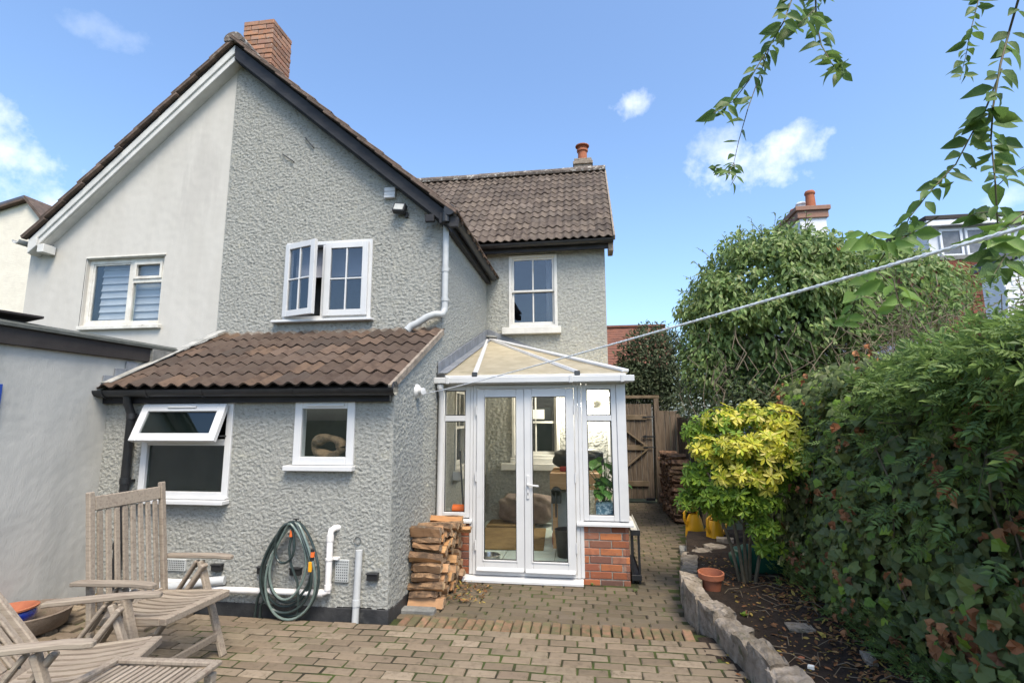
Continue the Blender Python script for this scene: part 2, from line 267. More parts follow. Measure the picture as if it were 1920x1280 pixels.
M['moss'] = leafmat('moss', [(.06, .10, .012), (.08, .11, .015), (.045, .075, .012)], .0, .95, .05)

# ---------------------------------------------------------------- mesh helpers
WMAT = {}
def setprops(o, label=None, cat=None, group=None, kind=None):
    if label: o['label'] = label
    if cat: o['category'] = cat
    if group: o['group'] = group
    if kind: o['kind'] = kind
    return o
def link(o, parent=None, mw=None):
    COL.objects.link(o)
    mw = mw or Matrix()
    o.matrix_basis = mw
    if parent is not None:
        o.parent = parent; o.matrix_parent_inverse = WMAT[parent.name].inverted()
    WMAT[o.name] = mw.copy()
    return o
def thing(name, label, cat, loc=(0, 0, 0), rz=0, group=None):
    o = bpy.data.objects.new(name, None); o.empty_display_size = .1
    link(o, None, Matrix.Translation(Vector(loc)) @ Matrix.Rotation(rz, 4, 'Z'))
    return setprops(o, label, cat, group)
def np_mesh(name, v, faces, mi=None, smooth=False):
    me = bpy.data.meshes.new(name); v = np.asarray(v, dtype=np.float32)
    me.vertices.add(len(v)); me.vertices.foreach_set('co', v.ravel())
    if isinstance(faces, np.ndarray):
        n, k = faces.shape; tot = np.full(n, k, dtype=np.int32); flat = faces.ravel().astype(np.int32)
    else:
        tot = np.array([len(f) for f in faces], dtype=np.int32); flat = np.array([i for f in faces for i in f], dtype=np.int32); n = len(faces)
    me.loops.add(len(flat)); me.loops.foreach_set('vertex_index', flat)
    me.polygons.add(n); st = np.zeros(n, dtype=np.int32); st[1:] = np.cumsum(tot)[:-1]
    me.polygons.foreach_set('loop_start', st); me.polygons.foreach_set('loop_total', tot)
    if mi is not None: me.polygons.foreach_set('material_index', np.asarray(mi, dtype=np.int32))
    me.polygons.foreach_set('use_smooth', np.full(n, bool(smooth)))
    me.update(calc_edges=True); me.validate()
    return me
def mesh_obj(name, me, mats, parent=None, mw=None):
    if not isinstance(mats, (list, tuple)): mats = [mats]
    if not me.materials:
        for m in mats: me.materials.append(M[m] if isinstance(m, str) else m)
    o = bpy.data.objects.new(name, me)
    return link(o, parent, mw)
class MB:
    def __init__(s): s.v = []; s.f = []; s.m = []; s.mi = 0
    def add(s, vs, fs):
        b = len(s.v); s.v.extend([tuple(x) for x in vs])
        for f in fs: s.f.append([b+i for i in f]); s.m.append(s.mi)
        return s
    def box(s, x0, x1, y0, y1, z0, z1, T=None):
        vs = [Vector(p) for p in ((x0, y0, z0), (x1, y0, z0), (x1, y1, z0), (x0, y1, z0), (x0, y0, z1), (x1, y0, z1), (x1, y1, z1), (x0, y1, z1))]
        if T is not None: vs = [T @ p for p in vs]
        return s.add(vs, [(0, 3, 2, 1), (4, 5, 6, 7), (0, 1, 5, 4), (1, 2, 6, 5), (2, 3, 7, 6), (3, 0, 4, 7)])
    def bar(s, p, q, w, h, up=(0, 0, 1), taper=1.0):
        p, q = Vector(p), Vector(q); d = (q-p).normalized(); a = d.cross(Vector(up))
        if a.length < 1e-4: a = d.cross(Vector((0, 1, 0)))
        a.normalize(); b = a.cross(d).normalized()
        vs = []
        for c, k in ((p, 1), (q, taper)):
            for i, j in ((-1, -1), (1, -1), (1, 1), (-1, 1)): vs.append(c + a*(i*w/2*k) + b*(j*h/2*k))
        return s.add(vs, [(3, 2, 1, 0), (4, 5, 6, 7), (0, 1, 5, 4), (1, 2, 6, 5), (2, 3, 7, 6), (3, 0, 4, 7)])
    def tube(s, pts, r, n=8, cap=True, radii=None):
        pts = [Vector(p) for p in pts]; m = len(pts); vs = []
        t0 = (pts[1]-pts[0]).normalized(); a = t0.cross(Vector((0, 0, 1)))
        if a.length < 1e-3: a = t0.cross(Vector((1, 0, 0)))
        a.normalize()
        for i, p in enumerate(pts):
            t = (pts[min(i+1, m-1)] - pts[max(i-1, 0)])
            if t.length < 1e-9: t = t0
            t.normalize(); a = (a - t*a.dot(t))
            if a.length < 1e-6: a = t.orthogonal()
            a.normalize(); b = t.cross(a); rr = radii[i] if radii else r
            for k in range(n):
                an = 2*math.pi*k/n; vs.append(p + a*(math.cos(an)*rr) + b*(math.sin(an)*rr))
        fs = [(i*n+k, i*n+(k+1) % n, (i+1)*n+(k+1) % n, (i+1)*n+k) for i in range(m-1) for k in range(n)]
        if cap: fs += [tuple(range(n-1, -1, -1)), tuple((m-1)*n+k for k in range(n))]
        return s.add(vs, fs)
    def lathe(s, prof, c=(0, 0, 0), n=24):
        c = Vector(c); vs = []; fs = []; m = len(prof)
        for r, z in prof:
            for k in range(n):
                an = 2*math.pi*k/n; vs.append(c + Vector((r*math.cos(an), r*math.sin(an), z)))
        for i in range(m-1):
            for k in range(n): fs.append((i*n+k, i*n+(k+1) % n, (i+1)*n+(k+1) % n, (i+1)*n+k))
        return s.add(vs, fs)
    def prism(s, pts, vec):
        pts = [Vector(p) for p in pts]; vec = Vector(vec); n = len(pts)
        fs = [tuple(range(n-1, -1, -1)), tuple(range(n, 2*n))] + [(i, (i+1) % n, n+(i+1) % n, n+i) for i in range(n)]
        return s.add(pts + [p+vec for p in pts], fs)
    def frame(s, x0, x1, z0, z1, y0, y1, t, tb=None, T=None):
        tb = t if tb is None else tb
        s.box(x0, x0+t, y0, y1, z0, z1, T); s.box(x1-t, x1, y0, y1, z0, z1, T)
        s.box(x0+t, x1-t, y0, y1, z0, z0+tb, T); s.box(x0+t, x1-t, y0, y1, z1-t, z1, T); return s
    def mesh(s, name, bev=0, smooth=False, fixn=True):
        me = np_mesh(name, s.v, s.f, s.m)
        if bev or fixn:
            bm = bmesh.new(); bm.from_mesh(me)
            if fixn: bmesh.ops.recalc_face_normals(bm, faces=bm.faces)
            if bev: bmesh.ops.bevel(bm, geom=bm.edges[:], offset=bev, segments=1, affect='EDGES', clamp_overlap=True)
            if smooth:
                for f in bm.faces: f.smooth = True
            bm.to_mesh(me); bm.free()
            if smooth:
                try: me.set_sharp_from_angle(angle=R(45))
                except Exception: pass
        return me
    def build(s, name, mats, parent=None, bev=0, smooth=False, mw=None, fixn=True):
        return mesh_obj(name, s.mesh(name, bev, smooth, fixn), mats, parent, mw)
def B(name, mats, parent, *boxes, bev=.003):
    m = MB()
    for b in boxes: m.box(*b)
    return m.build(name, mats, parent, bev=bev)
# value noise on arrays
def perlin(x, y, seed=0):
    g = np.random.default_rng(seed); perm = g.permutation(512); ang = g.random(512)*2*np.pi
    gx, gy = np.cos(ang), np.sin(ang)
    xi = np.floor(x).astype(int); yi = np.floor(y).astype(int); xf = x-xi; yf = y-yi
    def grad(a, b, dx, dy):
        h = perm[(perm[a % 512] + b) % 512]; return gx[h]*dx + gy[h]*dy
    u = xf*xf*xf*(xf*(xf*6-15)+10); v = yf*yf*yf*(yf*(yf*6-15)+10)
    n00 = grad(xi, yi, xf, yf); n10 = grad(xi+1, yi, xf-1, yf); n01 = grad(xi, yi+1, xf, yf-1); n11 = grad(xi+1, yi+1, xf-1, yf-1)
    return (n00*(1-u)+n10*u)*(1-v) + (n01*(1-u)+n11*u)*v
def rough_field(u, v, seed, k=1.0):
    wx = .02*perlin(u/.11, v/.11, seed+7); wz = .015*perlin(u/.11+9, v/.11, seed+8)
    n1 = perlin((u+wx)/(.052*k), (v+wz)/(.035*k), seed); n2 = perlin((u+wx)/(.026*k)+5, (v+wz)/(.019*k), seed+1); n3 = perlin(u/.3, v/.3, seed+2)
    t = np.clip((n1+.16)/.42, 0, 1); t2 = np.clip((n2+.12)/.4, 0, 1)
    return .62*t*t*(3-2*t) + .55*t2*t2*(3-2*t2)*(.5+.5*t) + .2*n3
def rough_wall(name, O, U, V, w, h, cell, amp, holes, keep, material, parent, seed=1, pin=(True, True, True, True), field=rough_field, grit=0.0):
    O, U, V = np.array(O, float), np.array(U, float), np.array(V, float); Nn = np.cross(U, V)
    nx, ny = max(2, int(round(w/cell))), max(2, int(round(h/cell)))
    us = np.linspace(0, w, nx+1); vs = np.linspace(0, h, ny+1); uu, vv = np.meshgrid(us, vs)
    d = amp*field(uu+O[0]*3.1, vv+O[1]*1.7, seed)
    wgt = np.ones_like(d); e = cell*2.5
    if pin[0]: wgt *= np.clip(uu/e, 0, 1)
    if pin[1]: wgt *= np.clip((w-uu)/e, 0, 1)
    d = (d + np.random.default_rng(seed+99).normal(0, grit, d.shape))*wgt
    P = O + uu[..., None]*U + vv[..., None]*V + d[..., None]*Nn
    idx = np.arange((nx+1)*(ny+1)).reshape(ny+1, nx+1)
    f = np.stack([idx[:-1, :-1], idx[:-1, 1:], idx[1:, 1:], idx[1:, :-1]], -1).reshape(-1, 4)
    cu_, cv_ = (us[:-1]+us[1:])/2, (vs[:-1]+vs[1:])/2; fu, fv = np.meshgrid(cu_, cv_); fu, fv = fu.ravel(), fv.ravel()
    ok = np.ones(len(f), bool)
    for a, b, c, dd in holes: ok &= ~((fu > a) & (fu < b) & (fv > c) & (fv < dd))
    if keep is not None: ok &= keep(fu, fv)
    f = f[ok]; used = np.unique(f); re = np.zeros(idx.size, int); re[used] = np.arange(len(used))
    me = np_mesh(name, P.reshape(-1, 3)[used], re[f], smooth=True)
    return mesh_obj(name, me, material, parent)
# leaf scatter: template verts/faces placed at pos with axes
def scatter(name, tmpl, pos, fwd, up, size, mats, parent=None, mi=None, curl=0.0):
    tv, tf = tmpl; tv = np.asarray(tv, float); tf = list(tf); n = len(pos)
    fwd = fwd/np.linalg.norm(fwd, axis=1, keepdims=True)
    rt = np.cross(fwd, up); ln = np.linalg.norm(rt, axis=1, keepdims=True); ln[ln < 1e-6] = 1; rt = rt/ln; up2 = np.cross(rt, fwd)
    size = np.broadcast_to(size, (n,))[:, None, None]
    v = pos[:, None, :] + size*(tv[None, :, 0:1]*rt[:, None, :] + tv[None, :, 1:2]*fwd[:, None, :] + tv[None, :, 2:3]*up2[:, None, :])
    nv = len(tv); k = {len(f) for f in tf}
    if len(k) == 1:
        f = (np.arange(n)[:, None, None]*nv + np.array(tf)[None]).reshape(-1, k.pop())
    else:
        f = [[i*nv+j for j in ff] for i in range(n) for ff in tf]
    m = None
    if mi is not None: m = np.repeat(np.asarray(mi), len(tf))
    me = np_mesh(name, v.reshape(-1, 3), f, m)
    return mesh_obj(name, me, mats, parent)
def unit(n):
    v = nr.normal(size=(n, 3)); return v/np.linalg.norm(v, axis=1, keepdims=True)
LEAF = ([(0, 0, 0), (.2, .3, .04), (.17, .65, .05), (0, 1, -.06), (-.17, .65, .05), (-.2, .3, .04), (0, .5, -.01)], [(0, 1, 6), (1, 2, 6), (2, 3, 6), (3, 4, 6), (4, 5, 6), (5, 0, 6)])
LEAFQ = ([(0, 0, 0), (.23, .45, .06), (0, 1, -.05), (-.23, .45, .06)], [(0, 1, 2), (0, 2, 3)])
IVY = ([(0, .40, .05), (0, .08, 0), (.30, .0, -.02), (.38, .22, .0), (.47, .42, -.06), (.30, .62, .01), (0, 1.0, -.10), (-.30, .62, .01), (-.47, .42, -.06), (-.38, .22, .0), (-.30, 0, -.02)],
       [(0, i, i+1) for i in range(1, 10)] + [(0, 10, 1)])
def _rosette(k, tilt=.35):
    vs, fs = [], []
    for i in range(k):
        a = 2*math.pi*i/k + .3*(i % 2); ca, sa = math.cos(a), math.sin(a); b = len(vs); L = 1.0 if i % 3 else .8
        for x, y in ((0, .05), (.15, .45), (.13, .8), (0, 1.0), (-.13, .8), (-.15, .45)):
            yy = y*L; vs.append((x*ca - yy*sa, x*sa + yy*ca, tilt*yy*(1-.75*yy) + (.03 if x else 0)))
        fs += [(b, b+1, b+2), (b, b+2, b+3), (b, b+3, b+4), (b, b+4, b+5)]
    return vs, fs
ROSETTE = _rosette(7)
def _pinnate(k=3):
    vs, fs = [], []
    def lf(x, y, ang, L):
        b = len(vs); ca, sa = math.cos(ang), math.sin(ang)
        for px, py, pz in ((0, 0, 0), (.2, .45, .05), (0, 1, -.08), (-.2, .45, .05)):
            px, py = px*L, py*L; vs.append((x + px*ca + py*sa, y - px*sa + py*ca, pz*L - .25*y*y))
        fs.extend([(b, b+1, b+2), (b, b+2, b+3)])
    for i in range(k):
        y = .2 + .5*i/k
        lf(0, y, R(62), .36); lf(0, y, R(-62), .36)
    lf(0, .62, 0, .5)
    return vs, fs
PINNATE = _pinnate()
# ================================================================ setting: ground, patio, path
def sstep(a, b, x):
    t = np.clip((x-a)/(b-a), 0, 1); return t*t*(3-2*t)
def zpat(x, y=0): return float(.10*sstep(-3.1, -4.3, x))
g = MB(); g.add([(-400, -400, -.2), (400, -400, -.2), (400, 400, -.2), (-400, 400, -.2)], [(0, 1, 2, 3)])
setprops(g.build('ground', 'ground'), kind='structure')
def proj(p):
    q = Vector(p)-CAM; d = q.dot(cw); return (CX+F*q.dot(cr)/d, CY-F*q.dot(cu)/d, d) if d > .1 else (1e5, 1e5, .1)
BND = [(2.0, 1.12), (3.2, 1.03), (3.62, .97), (4.37, .875), (4.68, .79), (5.2, .83), (5.8, .93), (6.5, 1.05), (7.2, 1.17), (8.0, 1.36), (9.0, 1.60), (11, 1.65)]
def bnd(y): return float(np.interp(y, [b[0] for b in BND], [b[1] for b in BND]))
def paver_meshes(n, L, Wd, h, nm, bev=.005):
    out = []
    for i in range(n):
        m = MB(); j = lambda s=.003: rng.uniform(-s, s)
        x, y = L/2, Wd/2; c = bev
        top = [(-x+c+j(), -y+c+j(), j(.0015)), (x-c+j(), -y+c+j(), j(.0015)), (x-c+j(), y-c+j(), j(.0015)), (-x+c+j(), y-c+j(), j(.0015))]
        mid = [(p[0]+math.copysign(c, p[0]), p[1]+math.copysign(c, p[1]), -c) for p in top]; bot = [(p[0], p[1], -h) for p in mid]
        m.add(top+mid+bot, [(0, 1, 2, 3)] + [(4+k, 4+(k+1) % 4, (k+1) % 4, k) for k in range(4)] + [(8+k, 8+(k+1) % 4, 4+(k+1) % 4, 4+k) for k in range(4)])
        out.append(m.mesh(nm, fixn=True))
    return out
def lay(struct, spots, meshes, matname, name, limit=300):
    """spots: (x,y,z,rot). the largest in view become objects of their own, the rest one part"""
    def score(s):
        x, y, d = proj(s[:3]); inside = -60 < x < 1980 and y < 1320
        return (0 if inside else 1, d)
    spots = sorted(spots, key=score)
    for m in meshes:
        if not m.materials: m.materials.append(M[matname])
    for i, (x, y, z, a) in enumerate(spots[:limit]):
        mw = Matrix.Translation((x, y, z)) @ Matrix.Rotation(a, 4, 'Z') @ Matrix.Rotation(rng.gauss(0, .006), 4, 'X') @ Matrix.Rotation(rng.gauss(0, .006), 4, 'Y')
        link(bpy.data.objects.new(name, rng.choice(meshes)), struct, mw)
    rest = spots[limit:]
    if rest:
        vs, fs = [], []
        for x, y, z, a in rest:
            me = rng.choice(meshes); b = len(vs); ca, sa = math.cos(a), math.sin(a)
            for v in me.vertices: vs.append((x+v.co.x*ca-v.co.y*sa, y+v.co.x*sa+v.co.y*ca, z+v.co.z))
            for p in me.polygons: fs.append([b+i for i in p.vertices])
        o = mesh_obj(name, np_mesh(name, vs, fs), matname, struct); o['kind'] = 'stuff'
# joint sheet of the patio follows the slight rise towards the left
def sheet(name, x0, x1, y0, y1, zf, material, nx=40, ny=20, parent=None):
    us = np.linspace(x0, x1, nx+1); vs = np.linspace(y0, y1, ny+1)
    P = [(u, v, zf(u, v)) for v in vs for u in us]
    f = [(j*(nx+1)+i, j*(nx+1)+i+1, (j+1)*(nx+1)+i+1, (j+1)*(nx+1)+i) for j in range(ny) for i in range(nx)]
    return mesh_obj(name, np_mesh(name, P, f, smooth=True), material, parent)
patio = sheet('patio', -4.42, 1.25, 1.2, 4.19, lambda x, y: zpat(x)-.0052 - .012*float(sstep(-3.0,-3.3,x)) + .002*math.sin(x*9+y*7), 'joint', 60, 40)
setprops(patio, kind='structure')
setprops(sheet('soil_edge', .78, 1.2, 1.9, 4.28, lambda x, y: -.004+.006*math.sin(x*31+y*17)*math.sin(y*23), 'soil', 12, 60), kind='structure')
pv = paver_meshes(6, .1955, .0908, .05, 'paver', .007)
spots = []
for j in range(30):
    y = 4.14 - j*.1022; x = -4.42 + (.1025 if j % 2 else 0) + rng.uniform(-.02, .02)
    while x < bnd(y)+.05 + (.05 if j % 3 == 0 else -.04):
        z = zpat(x) + max(-.0015, rng.gauss(.0005, .0016))
        if x > -4.38: spots.append((x, y+.003*math.sin(x*2+j)+rng.gauss(0, .0012), z, rng.gauss(0, .007)))
        x += .2065
lay(patio, spots, pv, 'paver', 'paver')
# soldier course of old bricks along the step
sol = paver_meshes(5, .066, .215, .065, 'edging_brick', .006)
s2 = []
x = -1.50
while x < .80:
    s2.append((x, 4.315+rng.gauss(0, .006), -.006+rng.gauss(0, .003), rng.gauss(0, .02))); x += .0755 + rng.uniform(-.002, .004)
lay(patio, s2, sol, 'soldier', 'edging_brick')
path = sheet('path', -1.62, 1.75, 4.19, 11.0, lambda x, y: -.0592 if y > 4.43 else -.03, 'joint', 30, 70)
setprops(path, kind='structure')
spots = []
for j in range(63):
    y = 4.475 + j*.1015; x = -1.60 + (.1025 if j % 2 else 0) + rng.uniform(-.03, .03)
    while x < bnd(y)-.02:
        if not (x < .45 and y > 5.50): spots.append((x, y+.004*math.sin(x*3+j), -.053+max(-.0015, rng.gauss(.0005, .0016))+.02*sstep(.4, 0, y-4.4), rng.gauss(0, .012)))
        x += .2055
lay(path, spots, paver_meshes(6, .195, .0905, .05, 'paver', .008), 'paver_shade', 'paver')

# ================================================================ roof tile
def tile_mesh(name, w=.29, L=.36, amp=.030, rolls=2, n=16, th=.016):
    xs = np.linspace(-w/2, w/2+.012, n+1); m = MB(); vs = []
    zz = [amp*(.5-.5*math.cos(2*math.pi*rolls*(x+w/2)/w))**1.3 for x in xs]
    for y, dz in ((0, 0), (L*.5, 0), (L, 0)):
        for x, z in zip(xs, zz): vs.append((x, y, z+dz))
    for x, z in zip(xs, zz): vs.append((x, 0.004, z-th))
    for x, z in zip(xs, zz): vs.append((x, L, z-th))
    k = n+1; fs = []
    for i in range(n):
        fs += [(i, i+1, k+i+1, k+i), (k+i, k+i+1, 2*k+i+1, 2*k+i), (3*k+i, 3*k+i+1, i+1, i), (4*k+i+1, 4*k+i, 3*k+i, 3*k+i+1)[::-1]]
    fs += [(0, 2*k, 4*k, 3*k), (n, 3*k+n, 4*k+n, 2*k+n)]
    m.add(vs, fs); return m.mesh(name, smooth=True)
def roof_tiles(roof, O, U, V, cols, rows, w, expo, meshes, keep=None, tilt=.05, stagger=0, name='roof_tile', jit=1.0):
    U = Vector(U).normalized(); V = Vector(V).normalized(); Nn = U.cross(V)
    rot = Matrix((U, V, Nn)).transposed().to_4x4()
    for r in range(rows):
        for c in range(cols):
            p = Vector(O) + U*((c+.5)*w + (stagger if r % 2 else 0)) + V*(r*expo)
            if keep and not keep(p): continue
            p += U*rng.gauss(0, .003)*jit + V*rng.gauss(0, .004)*jit + Nn*(.022+rng.gauss(0, .002)*jit)
            mw = Matrix.Translation(p) @ rot @ Matrix.Rotation(-tilt+rng.gauss(0, .006)*jit, 4, 'X') @ Matrix.Rotation(rng.gauss(0, .006)*jit, 4, 'Z')
            link(bpy.data.objects.new(name, rng.choice(meshes)), roof, mw)
def bricks(parent, O, U, Nn, length, courses, z0, matname, bl=.215, bh=.065, joint=.011, proud=.006, depth=.03, name='brick', jitter=1.0, start=0):
    """a face of bricks: U along the wall, Nn outwards"""
    U = Vector(U); Nn = Vector(Nn)
    for c in range(courses):
        z = z0 + c*(bh+joint); x = -(bl/2+joint/2 if (c+start) % 2 else 0.0)
        if (c+start) % 2: x = -bl*.5
        while x < length-.012:
            a, b = max(x, 0), min(x+bl, length)
            if b-a > .03:
                L = b-a; m = MB(); e = rng.uniform(0, .004)*jitter
                m.box(-L/2, L/2, -depth, proud+e, 0, bh)
                me = m.mesh(name, bev=.004); me.materials.append(M[matname])
                o = bpy.data.objects.new(name, me)
                p = Vector(O) + U*((a+b)/2); p.z = z + rng.gauss(0, .0012)*jitter
                rot = Matrix((U, Nn, Vector((0, 0, 1)))).transposed().to_4x4()
                link(o, parent, Matrix.Translation(p) @ rot @ Matrix.Rotation(rng.gauss(0, .006)*jitter, 4, 'Y'))
            x += bl+joint

# ================================================================ grey house
GX, XR, YL, YG, YR = -4.49, -1.63, 4.25, 5.68, 8.38     # party line, right wall, lean-to front, gable, rear wing
house = thing('house', 'semi-detached house in pale grey roughcast with brown tiled roofs and black gutters', 'house', (-2.5, 6, 0))
RIDX, RIDZ, EVX, EVZ, VY = -4.43, 6.50, -1.47, 3.97, 5.52
sl = (RIDZ-EVZ)/(EVX-RIDX)
def gz(x): return RIDZ - .13 - sl*abs(x-RIDX)
# walls
rough_wall('gable_wall', (GX, YG, 2.3), (1, 0, 0), (0, 0, 1), XR-GX, 4.2, .0098, .0085, [(-3.58-GX, -2.515-GX, 2.80-2.3, 3.73-2.3)],
           lambda u, v: (v+2.3 < RIDZ - .08 - sl*np.abs(u+GX-RIDX)), 'grey_render', house, 3, field=lambda u, v, s: rough_field(u, v, s, .72), grit=.0030)
rough_wall('lean_to_wall', (-4.43, YL, -.15), (1, 0, 0), (0, 0, 1), XR+4.43, 2.05, .0082, .0068,
           [(-3.975+4.43, -3.13+4.43, .90+.15, 1.74+.15), (-2.505+4.43, -1.985+4.43, 1.22+.15, 1.75+.15)],
           lambda u, v: v > .225 + .02*np.sin(u*3.1) + .012*perlin(u*9, v*0+.5, 4), 'grey_render', house, 8, field=lambda u, v, s: rough_field(u, v, s, .62), grit=.0026)
LT0, LT1 = 1.885, 2.62          # lean-to roof line heights at Y=4.12 and Y=5.68
def ltz(y): return LT0 + (LT1-LT0)*(y-4.12)/(YG-4.12)
SW = (6.33, 6.98, .98, 2.02)     # sash in the side wall, inside the porch
rough_wall('side_wall', (XR, YL, -.15), (0, 1, 0), (0, 0, 1), YR-YL, 4.2, .0105, .0065, [(SW[0]-YL, SW[1]-YL, SW[2]+.15, SW[3]+.15)],
           lambda u, v: ((u+YL > YG) | (v-.15 < ltz(u+YL)-.01)) & ((u+YL > YG+.02) | (v > .2 + .012*np.sin(u*8)) | (u+YL > 4.9)), 'grey_render_fine', house, 21, field=lambda u, v, s: rough_field(u, v, s, .6), grit=.0028)
RW = (-1.235, -.435, 3.10, 4.33); IW = (-1.19, -.44, 1.0, 2.06)
rough_wall('rear_wing_wall', (XR, YR, -.15), (1, 0, 0), (0, 0, 1), .365-XR, 4.75, .0125, .0075,
           [(RW[0]-XR+.01, RW[1]-XR-.01, RW[2]+.15, RW[3]+.15), (IW[0]-XR+.01, IW[1]-XR-.01, IW[2]+.15, IW[3]+.15)], None, 'grey_render_fine', house, 33, grit=.003)
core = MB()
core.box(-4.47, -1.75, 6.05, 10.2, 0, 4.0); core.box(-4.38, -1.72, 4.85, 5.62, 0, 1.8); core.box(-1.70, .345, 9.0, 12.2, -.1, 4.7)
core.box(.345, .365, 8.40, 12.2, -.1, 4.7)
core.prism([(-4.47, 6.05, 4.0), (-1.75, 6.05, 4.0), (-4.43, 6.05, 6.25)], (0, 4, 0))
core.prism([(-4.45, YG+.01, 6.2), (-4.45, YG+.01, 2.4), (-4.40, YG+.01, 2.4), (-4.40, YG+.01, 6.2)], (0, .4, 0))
core.build('dark_core', 'dark_room', house)  # dark core added inside the walls; stops light leaks, darkens the windows
rw = MB(); rw.prism([(.36, 8.42, 4.5), (.36, 12.2, 4.5), (.36, 10.4, 6.62)], (-.02, 0, 0)); rw.build('rear_wing_gable', 'grey_render_fine', house)
pl = MB(); pl.box(-4.42, XR+.012, YL-.012, YL+.1, -.2, .088); pl.box(XR-.1, XR+.012, YL+.1, 4.9, -.2, .07)
pl.build('plinth', 'plinth', house, bev=.004)
# --- main roof
rf = MB()
rf.prism([(RIDX, VY, RIDZ), (EVX, VY, EVZ), (EVX, VY, EVZ-.03), (RIDX, VY, RIDZ-.035)], (0, 5.1, 0))
roof = rf.build('main_roof', 'underlay', house)
vt = []
for i in range(3):
    m = MB(); m.box(-.02, .30, 0, .40, 0, .016); m.box(-.02, .04, 0, .40, -.03, .0); vt.append(m.mesh('verge_tile', bev=.004))
    vt[-1].materials.append(M['tile_verge'])
Vs = Vector((RIDX-EVX, 0, RIDZ-EVZ)).normalized(); Us = Vector((0, 1, 0)); 
Ns = Vector((RIDZ-EVZ, 0, EVX-RIDX)).normalized()
slen = math.hypot(RIDX-EVX, RIDZ-EVZ); nrow = 13; ex = slen/nrow
rot = Matrix((Us, Vs, Us.cross(Vs))).transposed().to_4x4()
for r_ in range(nrow):
    for c_ in range(9):
        p = Vector((EVX, VY-.05, EVZ)) + Vs*(r_*ex-.05) + Us*(c_*.33) + Us.cross(Vs)*(-.03 if Us.cross(Vs).z < 0 else .03)
        mw = Matrix.Translation(p + Ns*(.0+rng.gauss(0, .003))) @ rot
        if Us.cross(Vs).z < 0: mw = mw @ Matrix.Scale(-1, 4, (0, 0, 1))
        link(bpy.data.objects.new('verge_tile', rng.choice(vt)), roof, mw @ Matrix.Rotation(-.05+rng.gauss(0, .01), 4, 'X'))
rt = MB()
rt.prism([(RIDX+.13*math.cos(a), VY-.06, RIDZ+.0+.10*math.sin(a)) for a in np.linspace(-.35, math.pi+.35, 9)], (0, .45, 0))
rtm = rt.mesh('ridge_tile', bev=.006); rtm.materials.append(M['ridge'])
for k in range(6): link(bpy.data.objects.new('ridge_tile', rtm), roof, Matrix.Translation((0, k*.46, 0)))
# black bargeboard right
b = MB(); d = Vector((EVX-RIDX, 0, EVZ-RIDZ)); 
def along(t, dz, y): return Vector((RIDX, y, RIDZ)) + d*t + Vector((0, 0, dz))
b.prism([along(0, -.045, VY), along(.985, -.045, VY), along(.985, -.215, VY), along(0, -.235, VY)], (0, .03, 0))
b.build('bargeboard', 'black_timber', house, bev=.004)
b = MB(); q = along(.955, -.12, VY-.012)
b.prism([(q.x-.03, q.y, q.z+.02), (q.x+.20, q.y, q.z-.06), (q.x+.19, q.y, q.z-.17), (q.x+.10, q.y, q.z-.17), (q.x+.04, q.y, q.z-.12), (q.x-.03, q.y, q.z-.12)], (0, .05, 0))
b.box(q.x-.20, q.x-.09, q.y, q.y+.05, q.z-.09, q.z-.0); b.build('bargeboard_foot', 'black_timber', house, bev=.006)
sf = MB(); sf.prism([along(0, -.22, VY+.03), along(.98, -.2, VY+.03), along(.98, -.23, VY+.03), along(0, -.25, VY+.03)], (0, .16, 0)); sf.build('soffit', 'black_timber', house)
# side gutter and downpipe
def gutter(mb, p, q, r=.055, n=8, open_up=True):
    p, q = Vector(p), Vector(q); t = (q-p).normalized(); a = t.cross(Vector((0, 0, 1))).normalized(); up = Vector((0, 0, 1))
    an = [math.pi*k/n for k in range(n+1)]
    vs = []
    for c in (p, q):
        for rr in (r, r-.006):
            for k in an: vs.append(c + a*(rr*math.cos(k)) - up*(rr*math.sin(k)))
    m = n+1; fs = []
    for k in range(n): fs += [(k, k+1, 2*m+k+1, 2*m+k), (m+k+1, m+k, 3*m+k, 3*m+k+1), (k+1, k, m+k, m+k+1), (2*m+k, 2*m+k+1, 3*m+k+1, 3*m+k)]
    fs += [(0, 2*m, 3*m, m), (n, m+n, 3*m+n, 2*m+n)]
    mb.add(vs, fs); return mb
gt = gutter(MB(), (-1.50, VY-.06, 3.985), (-1.50, 8.30, 3.955), .062)
gt.tube([(-1.50, VY-.065, 3.985), (-1.50, VY-.05, 3.985)], .066, 12)
for k in range(4): gutter(gt, (-1.50, VY+.35+k*.68, 3.983-.004*k), (-1.50, VY+.40+k*.68, 3.983-.004*k), .067)
gt.tube([(-1.55, VY-.02, 3.96), (-1.55, VY-.02, 3.85)], .045, 10)
gt.build('side_gutter', 'black', house, smooth=True)
sfb = MB(); sfb.box(XR-.01, -1.56, YG-.02, 8.36, 3.86, 4.03); sfb.build('side_fascia', 'black_timber', house)
dp = MB(); dp.tube([(-1.585, 5.64, 3.93), (-1.585, 5.64, 2.90), (-1.59, 5.635, 2.84)], .036, 12)
dp.tube([(-1.585, 5.64, 3.35), (-1.585, 5.64, 3.30)], .042, 12); dp.tube([(-1.585, 5.64, 2.99), (-1.585, 5.64, 2.95)], .043, 12)
dp.tube([(-1.62, 5.60, 2.79), (-1.68, 5.58, 2.79), (-1.76, 5.56, 2.76), (-1.88, 5.54, 2.68), (-1.94, 5.53, 2.655), (-1.97, 5.52, 2.62)], .04, 12)
dp.tube([(-1.97, 5.52, 2.62), (-1.985, 5.515, 2.60)], .044, 12); dp.tube([(-1.585, 5.64, 2.86), (-1.60, 5.62, 2.80), (-1.64, 5.59, 2.785)], .038, 12)
